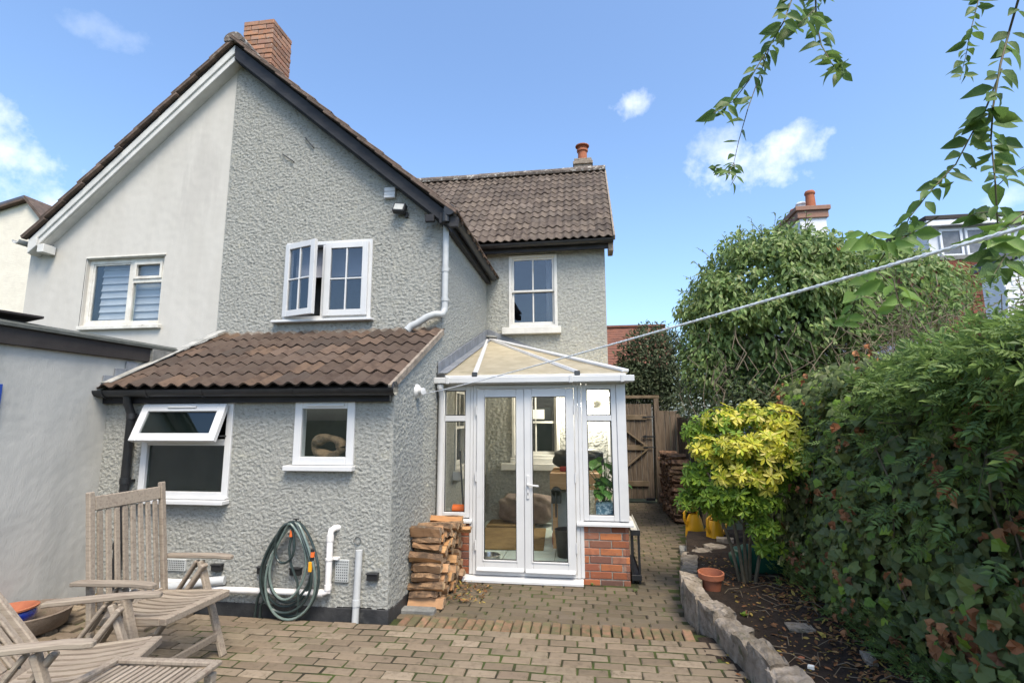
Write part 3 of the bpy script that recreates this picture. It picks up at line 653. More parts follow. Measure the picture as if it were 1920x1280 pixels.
for z in (3.34, 2.97): dp.box(-1.63, -1.54, 5.645, 5.675, z-.012, z+.012)
dp.build('downpipe', 'pipe_grey', house, smooth=True)
# --- lean-to roof
O = Vector((-4.40, 4.12, LT0)); Vl = Vector((0, YG-4.12, LT1-LT0)).normalized(); Nl = Vector((1, 0, 0)).cross(Vl)
un = MB(); un.prism([(-4.41, 4.15, LT0-.01), (-4.41, YG, LT1-.01), (-4.41, YG, LT1-.05), (-4.41, 4.15, LT0-.05)], (4.41-1.63, 0, 0))
lroof = un.build('lean_to_roof', 'underlay', house)
tm = [tile_mesh('roof_tile', amp=rng.uniform(.028, .034)) for _ in range(4)]
for t in tm: t.materials.append(M['tile_brown'])
roof_tiles(lroof, O, (1, 0, 0), Vl, 10, 6, .277, .285, tm)
vg = MB(); a0 = Vector((-1.655, 4.10, LT0-.02)); a1 = Vector((-1.655, YG-.01, LT1-.02))
vg.bar(a0+Vector((.045, 0, .0)), a1+Vector((.045, 0, .0)), .03, .07); vg.build('verge_mortar', 'mortar_roof', lroof, bev=.006)
fl = MB()
xs = np.linspace(-4.45, -1.63, 60)
fl.prism([(x, YG-.02, LT1+.035+.012*math.sin(x*43)+.006*math.sin(x*17)) for x in xs] + [(-1.63, YG-.02, LT1-.05), (-4.45, YG-.02, LT1-.05)], (0, .035, 0)); fl.build('mortar_fillet', 'mortar_roof', lroof)
# eaves: fascia, gutter, black downpipe
B('fascia', 'black_timber', house, (-4.42, -1.645, 4.19, 4.235, 1.76, 1.87), bev=.004)
gt = gutter(MB(), (-4.46, 4.13, 1.875), (-1.58, 4.13, 1.865), .058)
for x in (-4.34, -3.9, -3.35, -2.5, -2.05, -1.62): gutter(gt, (x, 4.13, 1.873), (x+.035, 4.13, 1.873), .064)
gt.tube([(-1.585, 4.13, 1.866), (-1.57, 4.13, 1.866)], .06, 12); gt.build('gutter', 'black', house, smooth=True)
dp = MB(); dp.tube([(-4.105, 4.14, 1.83), (-4.105, 4.15, 1.76), (-4.10, 4.195, 1.66), (-4.09, 4.195, .05)], .036, 12)
for z in (1.62, 1.05, .5): dp.tube([(-4.095, 4.195, z), (-4.095, 4.195, z+.05)], .043, 12); dp.box(-4.15, -4.04, 4.2, 4.25, z+.01, z+.035)
dp.build('black_downpipe', 'black', house, smooth=True)
# --- rear wing roof
RY0, RZ0, RY1, RZ1 = 8.14, 4.50, 10.4, 6.76
un = MB(); un.prism([(-4.6, RY0+.05, RZ0), (-4.6, RY1, RZ1), (-4.6, RY1, RZ1-.05), (-4.6, RY0+.05, RZ0-.05)], (4.6+.50, 0, 0))
un.prism([(-4.6, RY1, RZ1), (-4.6, RY1+2.2, RZ0), (-4.6, RY1+2.2, RZ0-.05), (-4.6, RY1, RZ1-.05)], (4.6+.50, 0, 0))
rroof = un.build('rear_wing_roof', 'underlay', house)
Vr = Vector((0, RY1-RY0, RZ1-RZ0)).normalized(); rl = math.hypot(RY1-RY0, RZ1-RZ0)
tg = [tile_mesh('roof_tile', amp=rng.uniform(.03, .036), w=.282, L=.33) for _ in range(4)]
for t in tg: t.materials.append(M['tile_grey'])
nr_ = 14
def keep_r(p):      # tiles that lie under the main roof's slope are left out
    return p.z > RIDZ - sl*(p.x-RIDX) - .35
roof_tiles(rroof, (-4.02, RY0, RZ0), (1, 0, 0), Vr, 16, nr_, .282, rl/nr_, tg, keep_r, tilt=.06)
rm = MB(); rm.prism([(0, .12*math.cos(a), .10*math.sin(a)) for a in np.linspace(-.4, math.pi+.4, 9)], (.45, 0, 0)); rm = rm.mesh('ridge_tile', bev=.006); rm.materials.append(M['ridge'])
for k in range(10): link(bpy.data.objects.new('ridge_tile', rm), rroof, Matrix.Translation((-4.0+k*.452, RY1, RZ1+.02+rng.gauss(0, .004))))
vg = MB(); vg.bar((.515, RY0-.02, RZ0-.01), (.515, RY1, RZ1-.01), .03, .09); vg.build('verge_mortar', 'mortar_roof', rroof, bev=.005)
B('rear_fascia', 'black_timber', house, (-1.70, .48, 8.22, 8.26, 4.35, 4.50), (-1.62, .36, 8.26, 8.40, 4.44, 4.47), bev=.004)
gt = gutter(MB(), (-1.78, 8.15, 4.47), (.50, 8.15, 4.48), .06); gt.build('rear_gutter', 'black', house, smooth=True)
ef = MB(); ef.box(.42, .50, 8.2, 8.5, 4.30, 4.47); ef.build('verge_board', 'mortar_roof', house, bev=.004)
# --- chimneys
ch = MB(); cx0, cx1, cy0, cy1 = -4.66, -4.21, 5.95, 6.40
ch.box(cx0+.012, cx1-.012, cy0+.012, cy1-.012, 6.0, 7.17); chim = ch.build('chimney', 'soot_mortar', house)
bricks(chim, (cx0, cy0+.01, 0), (1, 0, 0), (0, -1, 0), cx1-cx0, 15, 6.04, 'brick_chimney', depth=.04, proud=.010)
bricks(chim, (cx1-.01, cy0, 0), (0, 1, 0), (1, 0, 0), cy1-cy0, 15, 6.04, 'brick_chimney', depth=.04, proud=.010, start=1)
bricks(chim, (cx0+.01, cy1, 0), (0, -1, 0), (-1, 0, 0), cy1-cy0, 15, 6.04, 'brick_chimney', depth=.04, proud=.010, start=1)
cp = MB(); cp.box(cx0+.02, cx1-.02, cy0+.02, cy1-.02, 7.16, 7.19); cp.build('flaunching', 'mortar_roof', chim, bev=.008)
ch = MB(); ch.box(-.13, .24, 10.45, 10.85, 6.5, 7.12); ch.box(-.155, .265, 10.42, 10.88, 6.98, 7.05); rch = ch.build('rear_chimney', 'mortar_roof', house, bev=.006)
pt = MB(); pt.lathe([(.10, 7.1), (.095, 7.32), (.12, 7.34), (.12, 7.38), (.085, 7.40), (.10, 7.44), (.15, 7.45), (.15, 7.47), (.04, 7.50), (0.001, 7.50)], (.05, 10.6, 0), 14); pt.build('chimney_pot', 'terracotta', rch, smooth=True)

# ================================================================ windows of the grey house
def pane(parent, x0, x1, z0, z1, y, material, T=None, name='pane'):
    m = MB(); m.box(x0, x1, y, y+.006, z0, z1, T); return m.build(name, material, parent)
# upper casement, left light ajar
f = MB(); f.frame(-3.605, -2.495, 2.785, 3.755, YG-.03, YG+.07, .045); f.box(-3.125, -3.075, YG-.028, YG+.07, 2.83, 3.71)
win = f.build('casement_window', 'upvc', house, bev=.004)
B('sill', 'upvc', win, (-3.72, -2.45, YG-.09, YG+.03, 2.755, 2.785), bev=.006)
def casement(x0, x1, z0, z1, T, glassm):
    y0, y1 = -.045, 0.0
    m = MB(); m.frame(x0, x1, z0, z1, y0, y1, .072, None, T)
    xm, zm = (x0+x1)/2, (z0+z1)/2
    m.box(xm-.009, xm+.009, y0+.006, y1-.004, z0+.072, z1-.072, T); m.box(x0+.072, xm-.009, y0+.006, y1-.004, zm-.009, zm+.009, T); m.box(xm+.009, x1-.072, y0+.006, y1-.004, zm-.009, zm+.009, T)
    m.build('casement', 'upvc', win, bev=.003)
    for a, bb in ((x0+.07, xm-.007), (xm+.007, x1-.07)):
        for c_, d_ in ((z0+.07, zm-.007), (zm+.007, z1-.07)):
            mm = MB(); mm.box(a, bb, -.026, -.020, c_, d_, T); mm.build('pane', glassm, win)
casement(-3.072, -2.53, 2.82, 3.72, Matrix.Translation((0, YG-.022, 0)), 'glass_mirror')
hinge = Vector((-3.575, YG-.03, 0))
casement(0, .50, 2.82, 3.72, Matrix.Translation(hinge) @ Matrix.Rotation(R(-19), 4, 'Z'), 'glass_mirror')
nb = MB(); nb.box(-3.56, -2.54, YG+.13, YG+.15, 3.35, 3.72)
nb.build('blind', 'blind', win)
# lean-to large window: top light open, fixed light below
f = MB(); f.frame(-3.995, -3.112, .925, 1.755, YL-.025, YL+.06, .06); f.box(-3.935, -3.172, YL-.022, YL+.06, 1.385, 1.44)
lw = f.build('top_hung_window', 'upvc', house, bev=.004)
B('sill', 'upvc', lw, (-4.02, -3.10, YL-.10, YL+.02, .885, .922), (-4.0, -3.108, YL-.055, YL+.02, .9235, .945), bev=.006)
B('head_trim', 'upvc', lw, (-4.01, -3.10, YL-.035, YL+.02, 1.757, 1.77), bev=.002)
pane(lw, -3.935, -3.172, .985, 1.385, YL+.005, 'glass_dark'); pane(lw, -3.93, -3.18, .99, 1.38, YL+.02, 'frosted', name='frosted_pane')
T = Matrix.Translation((0, YL-.03, 1.735)) @ Matrix.Rotation(R(-23), 4, 'X')
m = MB(); m.frame(-3.965, -3.145, -.345, 0, -.045, 0, .07, None, T); m.build('top_light', 'upvc', lw, bev=.004)
pane(lw, -3.897, -3.213, -.277, -.068, -.025, 'glass_dark', T); pane(lw, -3.895, -3.215, -.275, -.07, -.014, 'frosted', T, name='frosted_pane')
m = MB(); m.box(-3.70, -3.42, -.062, -.047, -.045, -.025, T); m.build('trickle_vent', 'upvc', lw, bev=.004)
for x_ in (-3.165, -3.945): m = MB(); m.bar((x_, YL-.02, 1.47), (x_, YL-.11, 1.47), .012, .012); m.build('stay', 'dark_steel', lw)
# lean-to small window
f = MB(); f.frame(-2.52, -1.968, 1.225, 1.772, YL-.025, YL+.06, .068); lw2 = f.build('small_window', 'upvc', house, bev=.004)
B('sill', 'upvc', lw2, (-2.58, -1.955, YL-.075, YL+.02, 1.178, 1.222), bev=.006)
B('trickle_vent', 'upvc', lw2, (-2.40, -2.06, YL-.042, YL-.026, 1.722, 1.742), bev=.004); B('head_trim', 'upvc', lw2, (-2.54, -1.955, YL-.035, YL+.02, 1.774, 1.784), bev=.002)
pane(lw2, -2.452, -2.036, 1.293, 1.704, YL+.0, 'glass'); 
# rear sash
def sash(parent, x0, x1, z0, z1, y, matname, glassm, mid=None, T=None):
    mid = mid or (z0+z1)/2; xm = (x0+x1)/2
    m = MB(); m.frame(x0, x1, z0, z1, y-.01, y+.10, .05, .04, T); w_ = m.build('sash_window', matname, parent, bev=.004)
    u = MB(); a, bb = x0+.05, x1-.05
    u.frame(a, bb, mid-.02, z1-.05, y+.02, y+.055, .035, .035, T); u.box(xm-.012, xm+.012, y+.022, y+.05, mid+.015, z1-.085, T); u.build('upper_sash', matname, w_, bev=.003)
    l = MB(); l.frame(a, bb, z0+.04, mid+.02, y+.057, y+.09, .035, .055, T); l.box(xm-.012, xm+.012, y+.06, y+.087, z0+.095, mid-.015, T); l.build('lower_sash', matname, w_, bev=.003)
    for p, q in ((a+.03, xm-.01), (xm+.01, bb-.03)):
        pane(w_, p, q, mid+.012, z1-.083, y+.036, glassm, T); pane(w_, p, q, z0+.093, mid-.012, y+.072, glassm, T)
    return w_
rs = sash(house, -1.245, -.43, 3.105, 4.345, YR-.01, 'white_timber', 'glass_mirror')
B('sill', 'white_timber', rs, (-1.35, -.375, YR-.10, YR+.03, 2.985, 3.095), bev=.006)
def curtain(parent, x0, x1, z0, z1, y, folds=5, material='curtain', T=None):
    n = folds*8; P = []; 
    for z in (z0, (z0+z1)/2, z1):
        for i in range(n+1): t = i/n; p = Vector((x0+(x1-x0)*t, y+.02*math.sin(t*folds*2*math.pi)+.004*math.sin(t*31+z*9), z)); P.append(T @ p if T else p)
    f_ = [(j*(n+1)+i, j*(n+1)+i+1, (j+1)*(n+1)+i+1, (j+1)*(n+1)+i) for j in range(2) for i in range(n)]
    me = np_mesh('curtain', P, f_, smooth=True); o = mesh_obj('curtain', me, material, parent)
    md = o.modifiers.new('thickness', 'SOLIDIFY'); md.thickness = .003
    return o
curtain(rs, -.62, -.44, 3.12, 4.32, YR+.16, 4)
# sash behind the porch and sash in the side wall
is_ = sash(house, -1.20, -.43, .99, 2.08, YR-.01, 'white_timber', 'glass_mirror', 1.55)
B('sill', 'white_timber', is_, (-1.36, -.33, YR-.12, YR+.03, .80, .905), (-1.22, -.41, YR-.05, YR+.03, .9075, .988), bev=.006)
Tside = Matrix.Translation((XR, 0, 0)) @ Matrix.Rotation(R(90), 4, 'Z')
ss = sash(house, SW[0], SW[1], SW[2], SW[3], -.01, 'white_timber', 'glass_mirror', None, Tside)
m = MB(); m.box(SW[0]-.06, SW[1]+.06, -.10, .03, .87, .975, Tside); m.build('sill', 'white_timber', ss, bev=.005)
# --- services on the lean-to wall (parts of the house)
pw = MB(); pw.tube([(-3.62, 4.19, .245), (-3.3, 4.19, .245), (-3.16, 4.19, .20), (-2.16, 4.19, .212), (-2.12, 4.19, .225), (-2.12, 4.19, .30), (-2.12, 4.19, .67), (-2.118, 4.20, .70), (-2.10, 4.225, .715), (-2.08, 4.26, .715)], .026, 12)
pw.tube([(-2.12, 4.19, .62), (-2.12, 4.19, .665)], .030, 12); pw.tube([(-2.12, 4.19, .24), (-2.12, 4.19, .28)], .030, 12); pw.tube([(-2.20, 4.19, .211), (-2.16, 4.19, .212)], .03, 12)
pw.tube([(-2.12, 4.19, .47), (-2.12, 4.19, .485)], .032, 12); pw.box(-2.12, -2.05, 4.20, 4.25, .47, .485)
pw.build('waste_pipe', 'pipe_white', house, smooth=True)
pg = MB(); pg.tube([(-1.872, 4.21, .55), (-1.88, 4.21, .16), (-1.885, 4.21, -.05)], .028, 12); pg.tube([(-1.88, 4.21, .17), (-1.88, 4.21, .12)], .033, 12); pg.build('grey_pipe', 'pipe_grey', house, smooth=True)
pg = MB(); pg.tube([(-3.95, 4.14, .10), (-3.75, 4.12, .22), (-3.45, 4.12, .23), (-3.2, 4.16, .265), (-3.05, 4.2, .275)], .036, 12); pg.build('soil_pipe', 'pipe_grey', house, smooth=True)
def air_brick(x0, x1, z0, z1, nx, nz):
    m = MB(); m.box(x0, x1, YL-.022, YL+.02, z0, z1); a_ = m.build('air_brick', 'vent_grey', house, bev=.003)
    h = MB()
    for i in range(nx):
        for j in range(nz):
            cx_, cz_ = x0+.015+(x1-x0-.03)*i/(nx-1), z0+.015+(z1-z0-.03)*j/(nz-1); h.box(cx_-.004, cx_+.004, YL-.024, YL-.0205, cz_-.004, cz_+.004)
    h.build('dark_vent_dots', 'black', a_)  # black blocks on the face paint the dark inside of the holes
air_brick(-2.085, -1.965, .288, .465, 6, 8); air_brick(-3.64, -3.455, .322, .42, 10, 5)
for x, z in ((-1.755, .343), (-2.43, .36), (-2.725, .36), (-3.15, .365)):
    B('overflow_hood', 'black', house, (x-.045, x+.045, YL-.045, YL, z-.028, z+.02), (x-.05, x+.05, YL-.055, YL, z+.0205, z+.03), bev=.003)
m = MB(); m.lathe([(.02, 0), (.03, .004), (.03, .012)], (0, 0, 0), 14); m.build('blanking_plug', 'concrete', house, mw=Matrix.Translation((-1.90, 4.243, .62)) @ Matrix.Rotation(R(90), 4, 'X'))
# bits on the gable
B('wall_vent', 'upvc', house, (-2.365, -2.225, YG-.05, YG, 4.255, 4.29), (-2.365, -2.225, YG-.045, YG, 4.2925, 4.335), (-2.365, -2.225, YG-.045, YG, 4.3375, 4.39), bev=.004)
for p, q in (((572, 258), (587, 276)), ((530, 289), (549, 302))):
    a_, b_ = PY(*p, YG-.03), PY(*q, YG-.03); m = MB(); m.tube([a_+Vector((0, .03, 0)), a_, b_, b_+Vector((0, .03, 0))], .007, 6); m.build('old_bracket', 'dark_steel', house)
# ================================================================ cream neighbour
nb_ = thing('neighbour_house', 'cream rendered half of the pair with white bargeboard, left of the grey house', 'house', (-5.9, 6, 0))
LVX, LVZ = -7.19, 3.99
sl2 = (RIDZ-LVZ)/(RIDX-LVX)
CW = (-6.455, -5.30, 2.795, 3.70)
rough_wall('gable_wall', (-7.32, YG+.006, 1.2), (1, 0, 0), (0, 0, 1), GX+7.32+.006, 5.3, .022, .0022, [(CW[0]+7.32, CW[1]+7.32, CW[2]-1.2, CW[3]-1.2)],
           lambda u, v: v+1.2 < RIDZ - .08 - sl2*np.abs(u-7.32-RIDX), 'cream_render', nb_, 5, field=lambda u, v, s: perlin(u/.09, v/.09, s)+perlin(u/.5, v/.5, s+1)*1.5)
m = MB(); m.box(-7.315, -4.5, 6.05, 10.6, 0, 4.0); m.prism([(-7.3, 6.05, 4.0), (-4.5, 6.05, 4.0), (-4.5, 6.05, 6.2)], (0, 4.5, 0)); m.build('dark_core', 'dark_room', nb_)  # added dark core behind the cream gable, keeps its window dark
m = MB(); m.box(-7.335, -7.3185, YG+.01, 10.6, 0, 3.95); m.build('side_wall', 'cream_render', nb_)
m = MB(); m.box(CW[0]-.002, CW[0]+.01, YG+.007, YG+.12, CW[2], CW[3]); m.box(CW[1]-.01, CW[1]+.002, YG+.007, YG+.12, CW[2], CW[3])
m.box(CW[0], CW[1], YG+.007, YG+.12, CW[3]-.01, CW[3]+.002); m.box(CW[0], CW[1], YG+.007, YG+.12, CW[2]-.002, CW[2]+.01); m.build('window_reveal', 'cream_render', nb_)
m = MB(); y0, y1 = YG+.05, YG+.11
m.frame(CW[0]+.01, CW[1]-.01, CW[2]+.01, CW[3]-.01, y0, y1, .055); m.box(-5.835, -5.775, y0+.002, y1, CW[2]+.06, CW[3]-.06); m.box(-5.775, CW[1]-.06, y0+.002, y1, 3.36, 3.41)
m.frame(-5.775, CW[1]-.065, 3.41, CW[3]-.065, y0-.012, y0+.03, .035); m.frame(CW[0]+.065, -5.835, CW[2]+.065, CW[3]-.065, y0+.01, y0+.03, .02)
nw = m.build('timber_window', 'old_timber', nb_, bev=.003)
for a, b_, c_, d_ in ((CW[0]+.06, -5.83, CW[2]+.06, CW[3]-.06), (-5.78, CW[1]-.06, CW[2]+.06, 3.365), (-5.78, CW[1]-.06, 3.40, CW[3]-.06)): pane(nw, a, b_, c_, d_, YG+.075, 'glass')
bl = MB(); n_ = 9; prof = []
for i in range(n_+1):
    z = CW[2]+.02 + i*(CW[3]-CW[2]-.04)/n_; prof += [(z, YG+.150), (z+.035, YG+.163), (z+.09, YG+.170)]
for (za, ya), (zb, yb) in zip(prof[:-1], prof[1:]):
    if zb > za: bl.prism([(CW[0]+.11, ya, za), (CW[1]-.04, ya, za), (CW[1]-.04, yb, zb), (CW[0]+.11, yb, zb)], (0, .004, 0))
bl.build('blind', 'blind', nw)
B('sill', 'old_timber', nw, (CW[0]+.02, CW[1]+.04, YG-.05, YG+.06, CW[2]-.05, CW[2]-.002), bev=.005)
B('lintel_board', 'old_timber', nw, (CW[0]-.0, CW[1]+.01, YG-.01, YG+.05, CW[3]-.0, CW[3]+.02), bev=.003)  # thin timber strip over the window head
rf = MB(); rf.prism([(RIDX, VY, RIDZ), (LVX, VY, LVZ), (LVX, VY, LVZ-.03), (RIDX, VY, RIDZ-.035)], (0, 5.1, 0)); nroof = rf.build('roof', 'underlay', nb_)
Vn = Vector((RIDX-LVX, 0, RIDZ-LVZ)).normalized(); Un = Vector((0, -1, 0)); Nn_ = Un.cross(Vn)
if Nn_.z < 0: Un = -Un; Nn_ = Un.cross(Vn)
ln = math.hypot(RIDX-LVX, RIDZ-LVZ); ex2 = ln/11
vt2 = []
for i in range(3):
    m = MB(); m.box(-.32, .0, 0, .40, 0, .02); m.box(-.07, .0, 0, .40, -.03, 0); vt2.append(m.mesh('verge_tile', bev=.004)); vt2[-1].materials.append(M['tile_verge'])
rot2 = Matrix((Un, Vn, Nn_)).transposed().to_4x4()
for r_ in range(11):
    for c_ in range(6):
        p = Vector((LVX, VY-.05 if Un.y < 0 else VY-.05+.32, LVZ)) + Vn*(r_*ex2-.06) + Vector((0, c_*.33, 0)) + Nn_*(.035+rng.gauss(0, .004))
        link(bpy.data.objects.new('verge_tile', rng.choice(vt2)), nroof, Matrix.Translation(p) @ rot2 @ Matrix.Rotation(-.055+rng.gauss(0, .008), 4, 'X'))
d2 = Vector((LVX-RIDX, 0, LVZ-RIDZ))
def along2(t, dz, y): return Vector((RIDX, y, RIDZ)) + d2*t + Vector((0, 0, dz))
b = MB(); b.prism([along2(0, -.05, VY), along2(1, -.05, VY), along2(1, -.15, VY), along2(0, -.17, VY)], (0, .03, 0)); b.build('bargeboard', 'white_timber', nb_, bev=.004)
b = MB(); b.prism([along2(0, -.16, VY+.02), along2(1, -.14, VY+.02), along2(1, -.23, VY+.02), along2(0, -.26, VY+.02)], (0, .025, 0)); b.build('lower_bargeboard', 'white_timber', nb_, bev=.004)
q = along2(.985, -.2, VY-.01); b = MB(); b.box(q.x+.12, q.x+.22, q.y, q.y+.16, q.z-.06, q.z+.05); b.prism([(q.x-.03, q.y, q.z+.06), (q.x+.10, q.y, q.z+.16), (q.x+.10, q.y, q.z+.03), (q.x-.02, q.y, q.z-.07)], (0, .05, 0)); b.build('bargeboard_foot', 'white_timber', nb_, bev=.005)
b = MB(); b.prism([along2(0, -.235, VY+.045), along2(1, -.215, VY+.045), along2(1, -.235, VY+.045), along2(0, -.255, VY+.045)], (0, .12, 0)); b.build('soffit', 'white_timber', nb_)
gt = gutter(MB(), (-7.28, VY-.08, 3.93), (-7.28, 10, 3.93), .055); gt.build('gutter', 'vent_grey', nb_, smooth=True)
# ================================================================ flat-roofed extension on the left
ext = thing('flat_roof_extension', 'pale grey-white rendered extension with dark fascia along the left edge', 'building', (-5, 4, 0))
rough_wall('wall', (-4.41, 1.6, -.1), (0, 1, 0), (0, 0, 1), 2.65+.45, 2.32, .022, .003, [], lambda u, v: (u+1.6 < 4.27) | (v-.1 > ltz(u+1.6)-.08), 'ext_render', ext, 12,
           field=lambda u, v, s: perlin(u/.05, v/.05, s)+perlin(u/.35, v/.35, s+1)*2)
m = MB(); m.box(-7.3, -4.43, 1.6, 5.64, 0, 2.2); m.build('dark_core', 'dark_room', ext)  # unseen dark core added inside the extension
B('fascia', 'brown_fascia', ext, (-4.40, -4.37, 1.5, 4.62, 2.19, 2.352), bev=.003)
m = MB(); m.prism([(-4.50, 1.5, 2.40), (-4.345, 1.5, 2.355), (-4.345, 1.5, 2.325), (-4.365, 1.5, 2.325), (-4.365, 1.5, 2.354), (-4.50, 1.5, 2.3545)], (0, 3.65, 0)); m.build('roof_edge', 'felt', ext, bev=.003)
m = MB(); m.box(-7.3, -4.49, 1.5, 5.62, 2.355, 2.385); m.build('felt_roof', 'felt', ext)
B('end_cap', 'concrete', ext, (-4.40, -4.34, 4.622, 4.90, 2.16, 2.322), bev=.003)
st = MB()
for k in range(3): st.box(-4.405, -4.385, 4.16+k*.11, 4.28+k*.11, 1.93+k*.075, 2.02+k*.075)
st.build('step_flashing', 'lead', ext, bev=.002)
fb = MB(); fb.bar((-4.36, 4.15, LT0+.065), (-4.36, 5.62, LT1+.06), .10, .012); fb.build('lap_flashing', 'lead_white', ext, bev=.003)
sp = thing('loose_slate', 'loose brown slate lying on the edge of the flat roof at left', 'slate', (-4.62, 3.5, 2.4))
m = MB(); m.prism([(-4.66, 3.05, 2.412), (-4.43, 3.0, 2.425), (-4.40, 3.58, 2.437), (-4.62, 3.62, 2.42)], (0, 0, .02)); m.build('slab', 'brown_fascia', sp, bev=.004)
bp = MB(); bp.box(-4.405, -4.385, 2.9, 3.335, 1.62, 1.885); bp = bp.build('wall_board', 'blue_paint', None, bev=.003); setprops(bp, 'dark blue board on the white wall at the left edge', 'board')
# ================================================================ far house on the left
fh = thing('far_house', 'cream painted brick gable house beyond the left eaves', 'house', (-13, 9, 0))
a0, a1, a2 = PY(0, 388, 9.0), PY(54, 371, 9.0), PY(78, 402, 9.0)
m = MB(); m.prism([(-15.5, 9, 0), (a1.x+1.6, 9, 0), (a1.x+1.6, 9, a1.z-1.72), (a1.x, 9, a1.z-.10), (-15.5, 9, a1.z-.95)], (0, 6, 0)); m.build('wall', 'painted_brick', fh)
m = MB(); m.prism([(-15.6, 8.9, a1.z-.93), (a1.x, 8.9, a1.z-.06), (a1.x, 8.9, a1.z+.02), (-15.6, 8.9, a1.z-.82)], (0, 6.2, 0)); m.build('roof', 'slate', fh)
m = MB(); m.prism([(a1.x, 8.9, a1.z-.06), (a1.x+1.7, 8.9, a1.z-1.78), (a1.x+1.74, 8.9, a1.z-1.72), (a1.x+.0, 8.9, a1.z+.02)], (0, 6.2, 0)); m.build('roof_slope', 'tile_verge', fh)
m = MB(); m.prism([(-15.6, 8.88, a1.z-.99), (a1.x, 8.88, a1.z-.10), (a1.x, 8.88, a1.z-.05), (-15.6, 8.88, a1.z-.94)], (0, .1, 0)); m.build('verge', 'tile_verge', fh)

# ================================================================ glazed porch
PFY = 5.59; PX1 = .40
porch = thing('glazed_porch', 'white glazed porch with beige polycarbonate hipped roof on red brick dwarf walls', 'porch', (-.6, 6.9, -.06))
m = MB(); m.box(-1.60, -1.215, PFY+.01, PFY+.22, -.2, .515); dwl = m.build('dwarf_wall', 'mortar', porch)
bricks(dwl, (-1.60, PFY+.01, 0), (1, 0, 0), (0, -1, 0), .385, 8, -.075, 'brick', start=1)
m = MB(); m.box(-.115, PX1, PFY+.01, PFY+.22, -.2, .515); m.box(PX1-.21, PX1, PFY+.22, YR-.02, -.2, .515); dwr = m.build('dwarf_wall', 'mortar', porch)
bricks(dwr, (-.115, PFY+.01, 0), (1, 0, 0), (0, -1, 0), PX1+.115, 8, -.075, 'brick')
bricks(dwr, (PX1-.005, PFY, 0), (0, 1, 0), (1, 0, 0), YR-PFY-.03, 8, -.075, 'brick', start=1)
m = MB()
m.prism([(-1.62, PFY+.06, .565), (-1.62, PFY-.05, .545), (-1.62, PFY-.05, .518), (-1.62, PFY+.06, .518)], (.39, 0, 0))
m.build('sill', 'upvc', porch, bev=.003)
m = MB(); m.prism([(-.125, PFY+.06, .565), (-.125, PFY-.05, .545), (-.125, PFY-.05, .518), (-.125, PFY+.06, .518)], (.125+PX1+.05, 0, 0))
m.prism([(PX1-.06, PFY+.062, .564), (PX1+.05, PFY+.062, .544), (PX1+.05, PFY+.062, .519), (PX1-.06, PFY+.062, .519)], (0, YR-PFY-.1, 0)); m.build('sill', 'upvc', porch, bev=.003)
FT = 1.975    # top of frames
# side lights: frame bars and panes
def light(x0, x1):
    m = MB(); m.frame(x0, x1, .566, FT, PFY, PFY+.07, .055); m.box(x0+.055, x1-.055, PFY+.002, PFY+.07, 1.585, 1.645); w_ = m.build('side_light', 'upvc', porch, bev=.004)
    for z0, z1 in ((.615, 1.59), (1.64, FT-.05)):
        s = MB(); s.frame(x0+.05, x1-.05, z0, z1, PFY+.014, PFY+.02, .014); s.build('gasket', 'black', w_)
        pane(w_, x0+.05, x1-.05, z0, z1, PFY+.03, 'glass_clear')
light(-1.60, -1.262); light(-.05, .315)
for bx_ in ((.316, PX1+.012, PFY-.012, PFY+.09, .566, FT), (-1.262, -1.225, PFY-.005, PFY+.07, .0, FT), (-.09, -.051, PFY-.005, PFY+.07, .0, FT)): B('post', 'upvc', porch, bx_, bev=.005)
m = MB(); m.box(-1.62, PX1+.01, PFY-.008, PFY+.08, FT+.001, 2.03); m.build('head', 'upvc', porch, bev=.004)
# side frames of the right-hand wall (seen through the glass)
m = MB(); ys = np.linspace(PFY+.11, YR-.03, 5)
for y in ys: m.box(PX1-.07, PX1, y-.03, y+.03, .566, FT)
m.box(PX1-.07, PX1, PFY+.14, YR-.06, .566, .62); m.box(PX1-.07, PX1, PFY+.14, YR-.06, 1.59, 1.64); m.box(PX1-.07, PX1, PFY+.14, YR-.06, FT-.05, FT); sfm = m.build('side_frame', 'upvc', porch, bev=.004)
for i in range(4): 
    m = MB(); m.box(PX1-.04, PX1-.034, ys[i]+.03, ys[i+1]-.03, .62, FT-.05); m.build('pane', 'glass_clear', sfm)
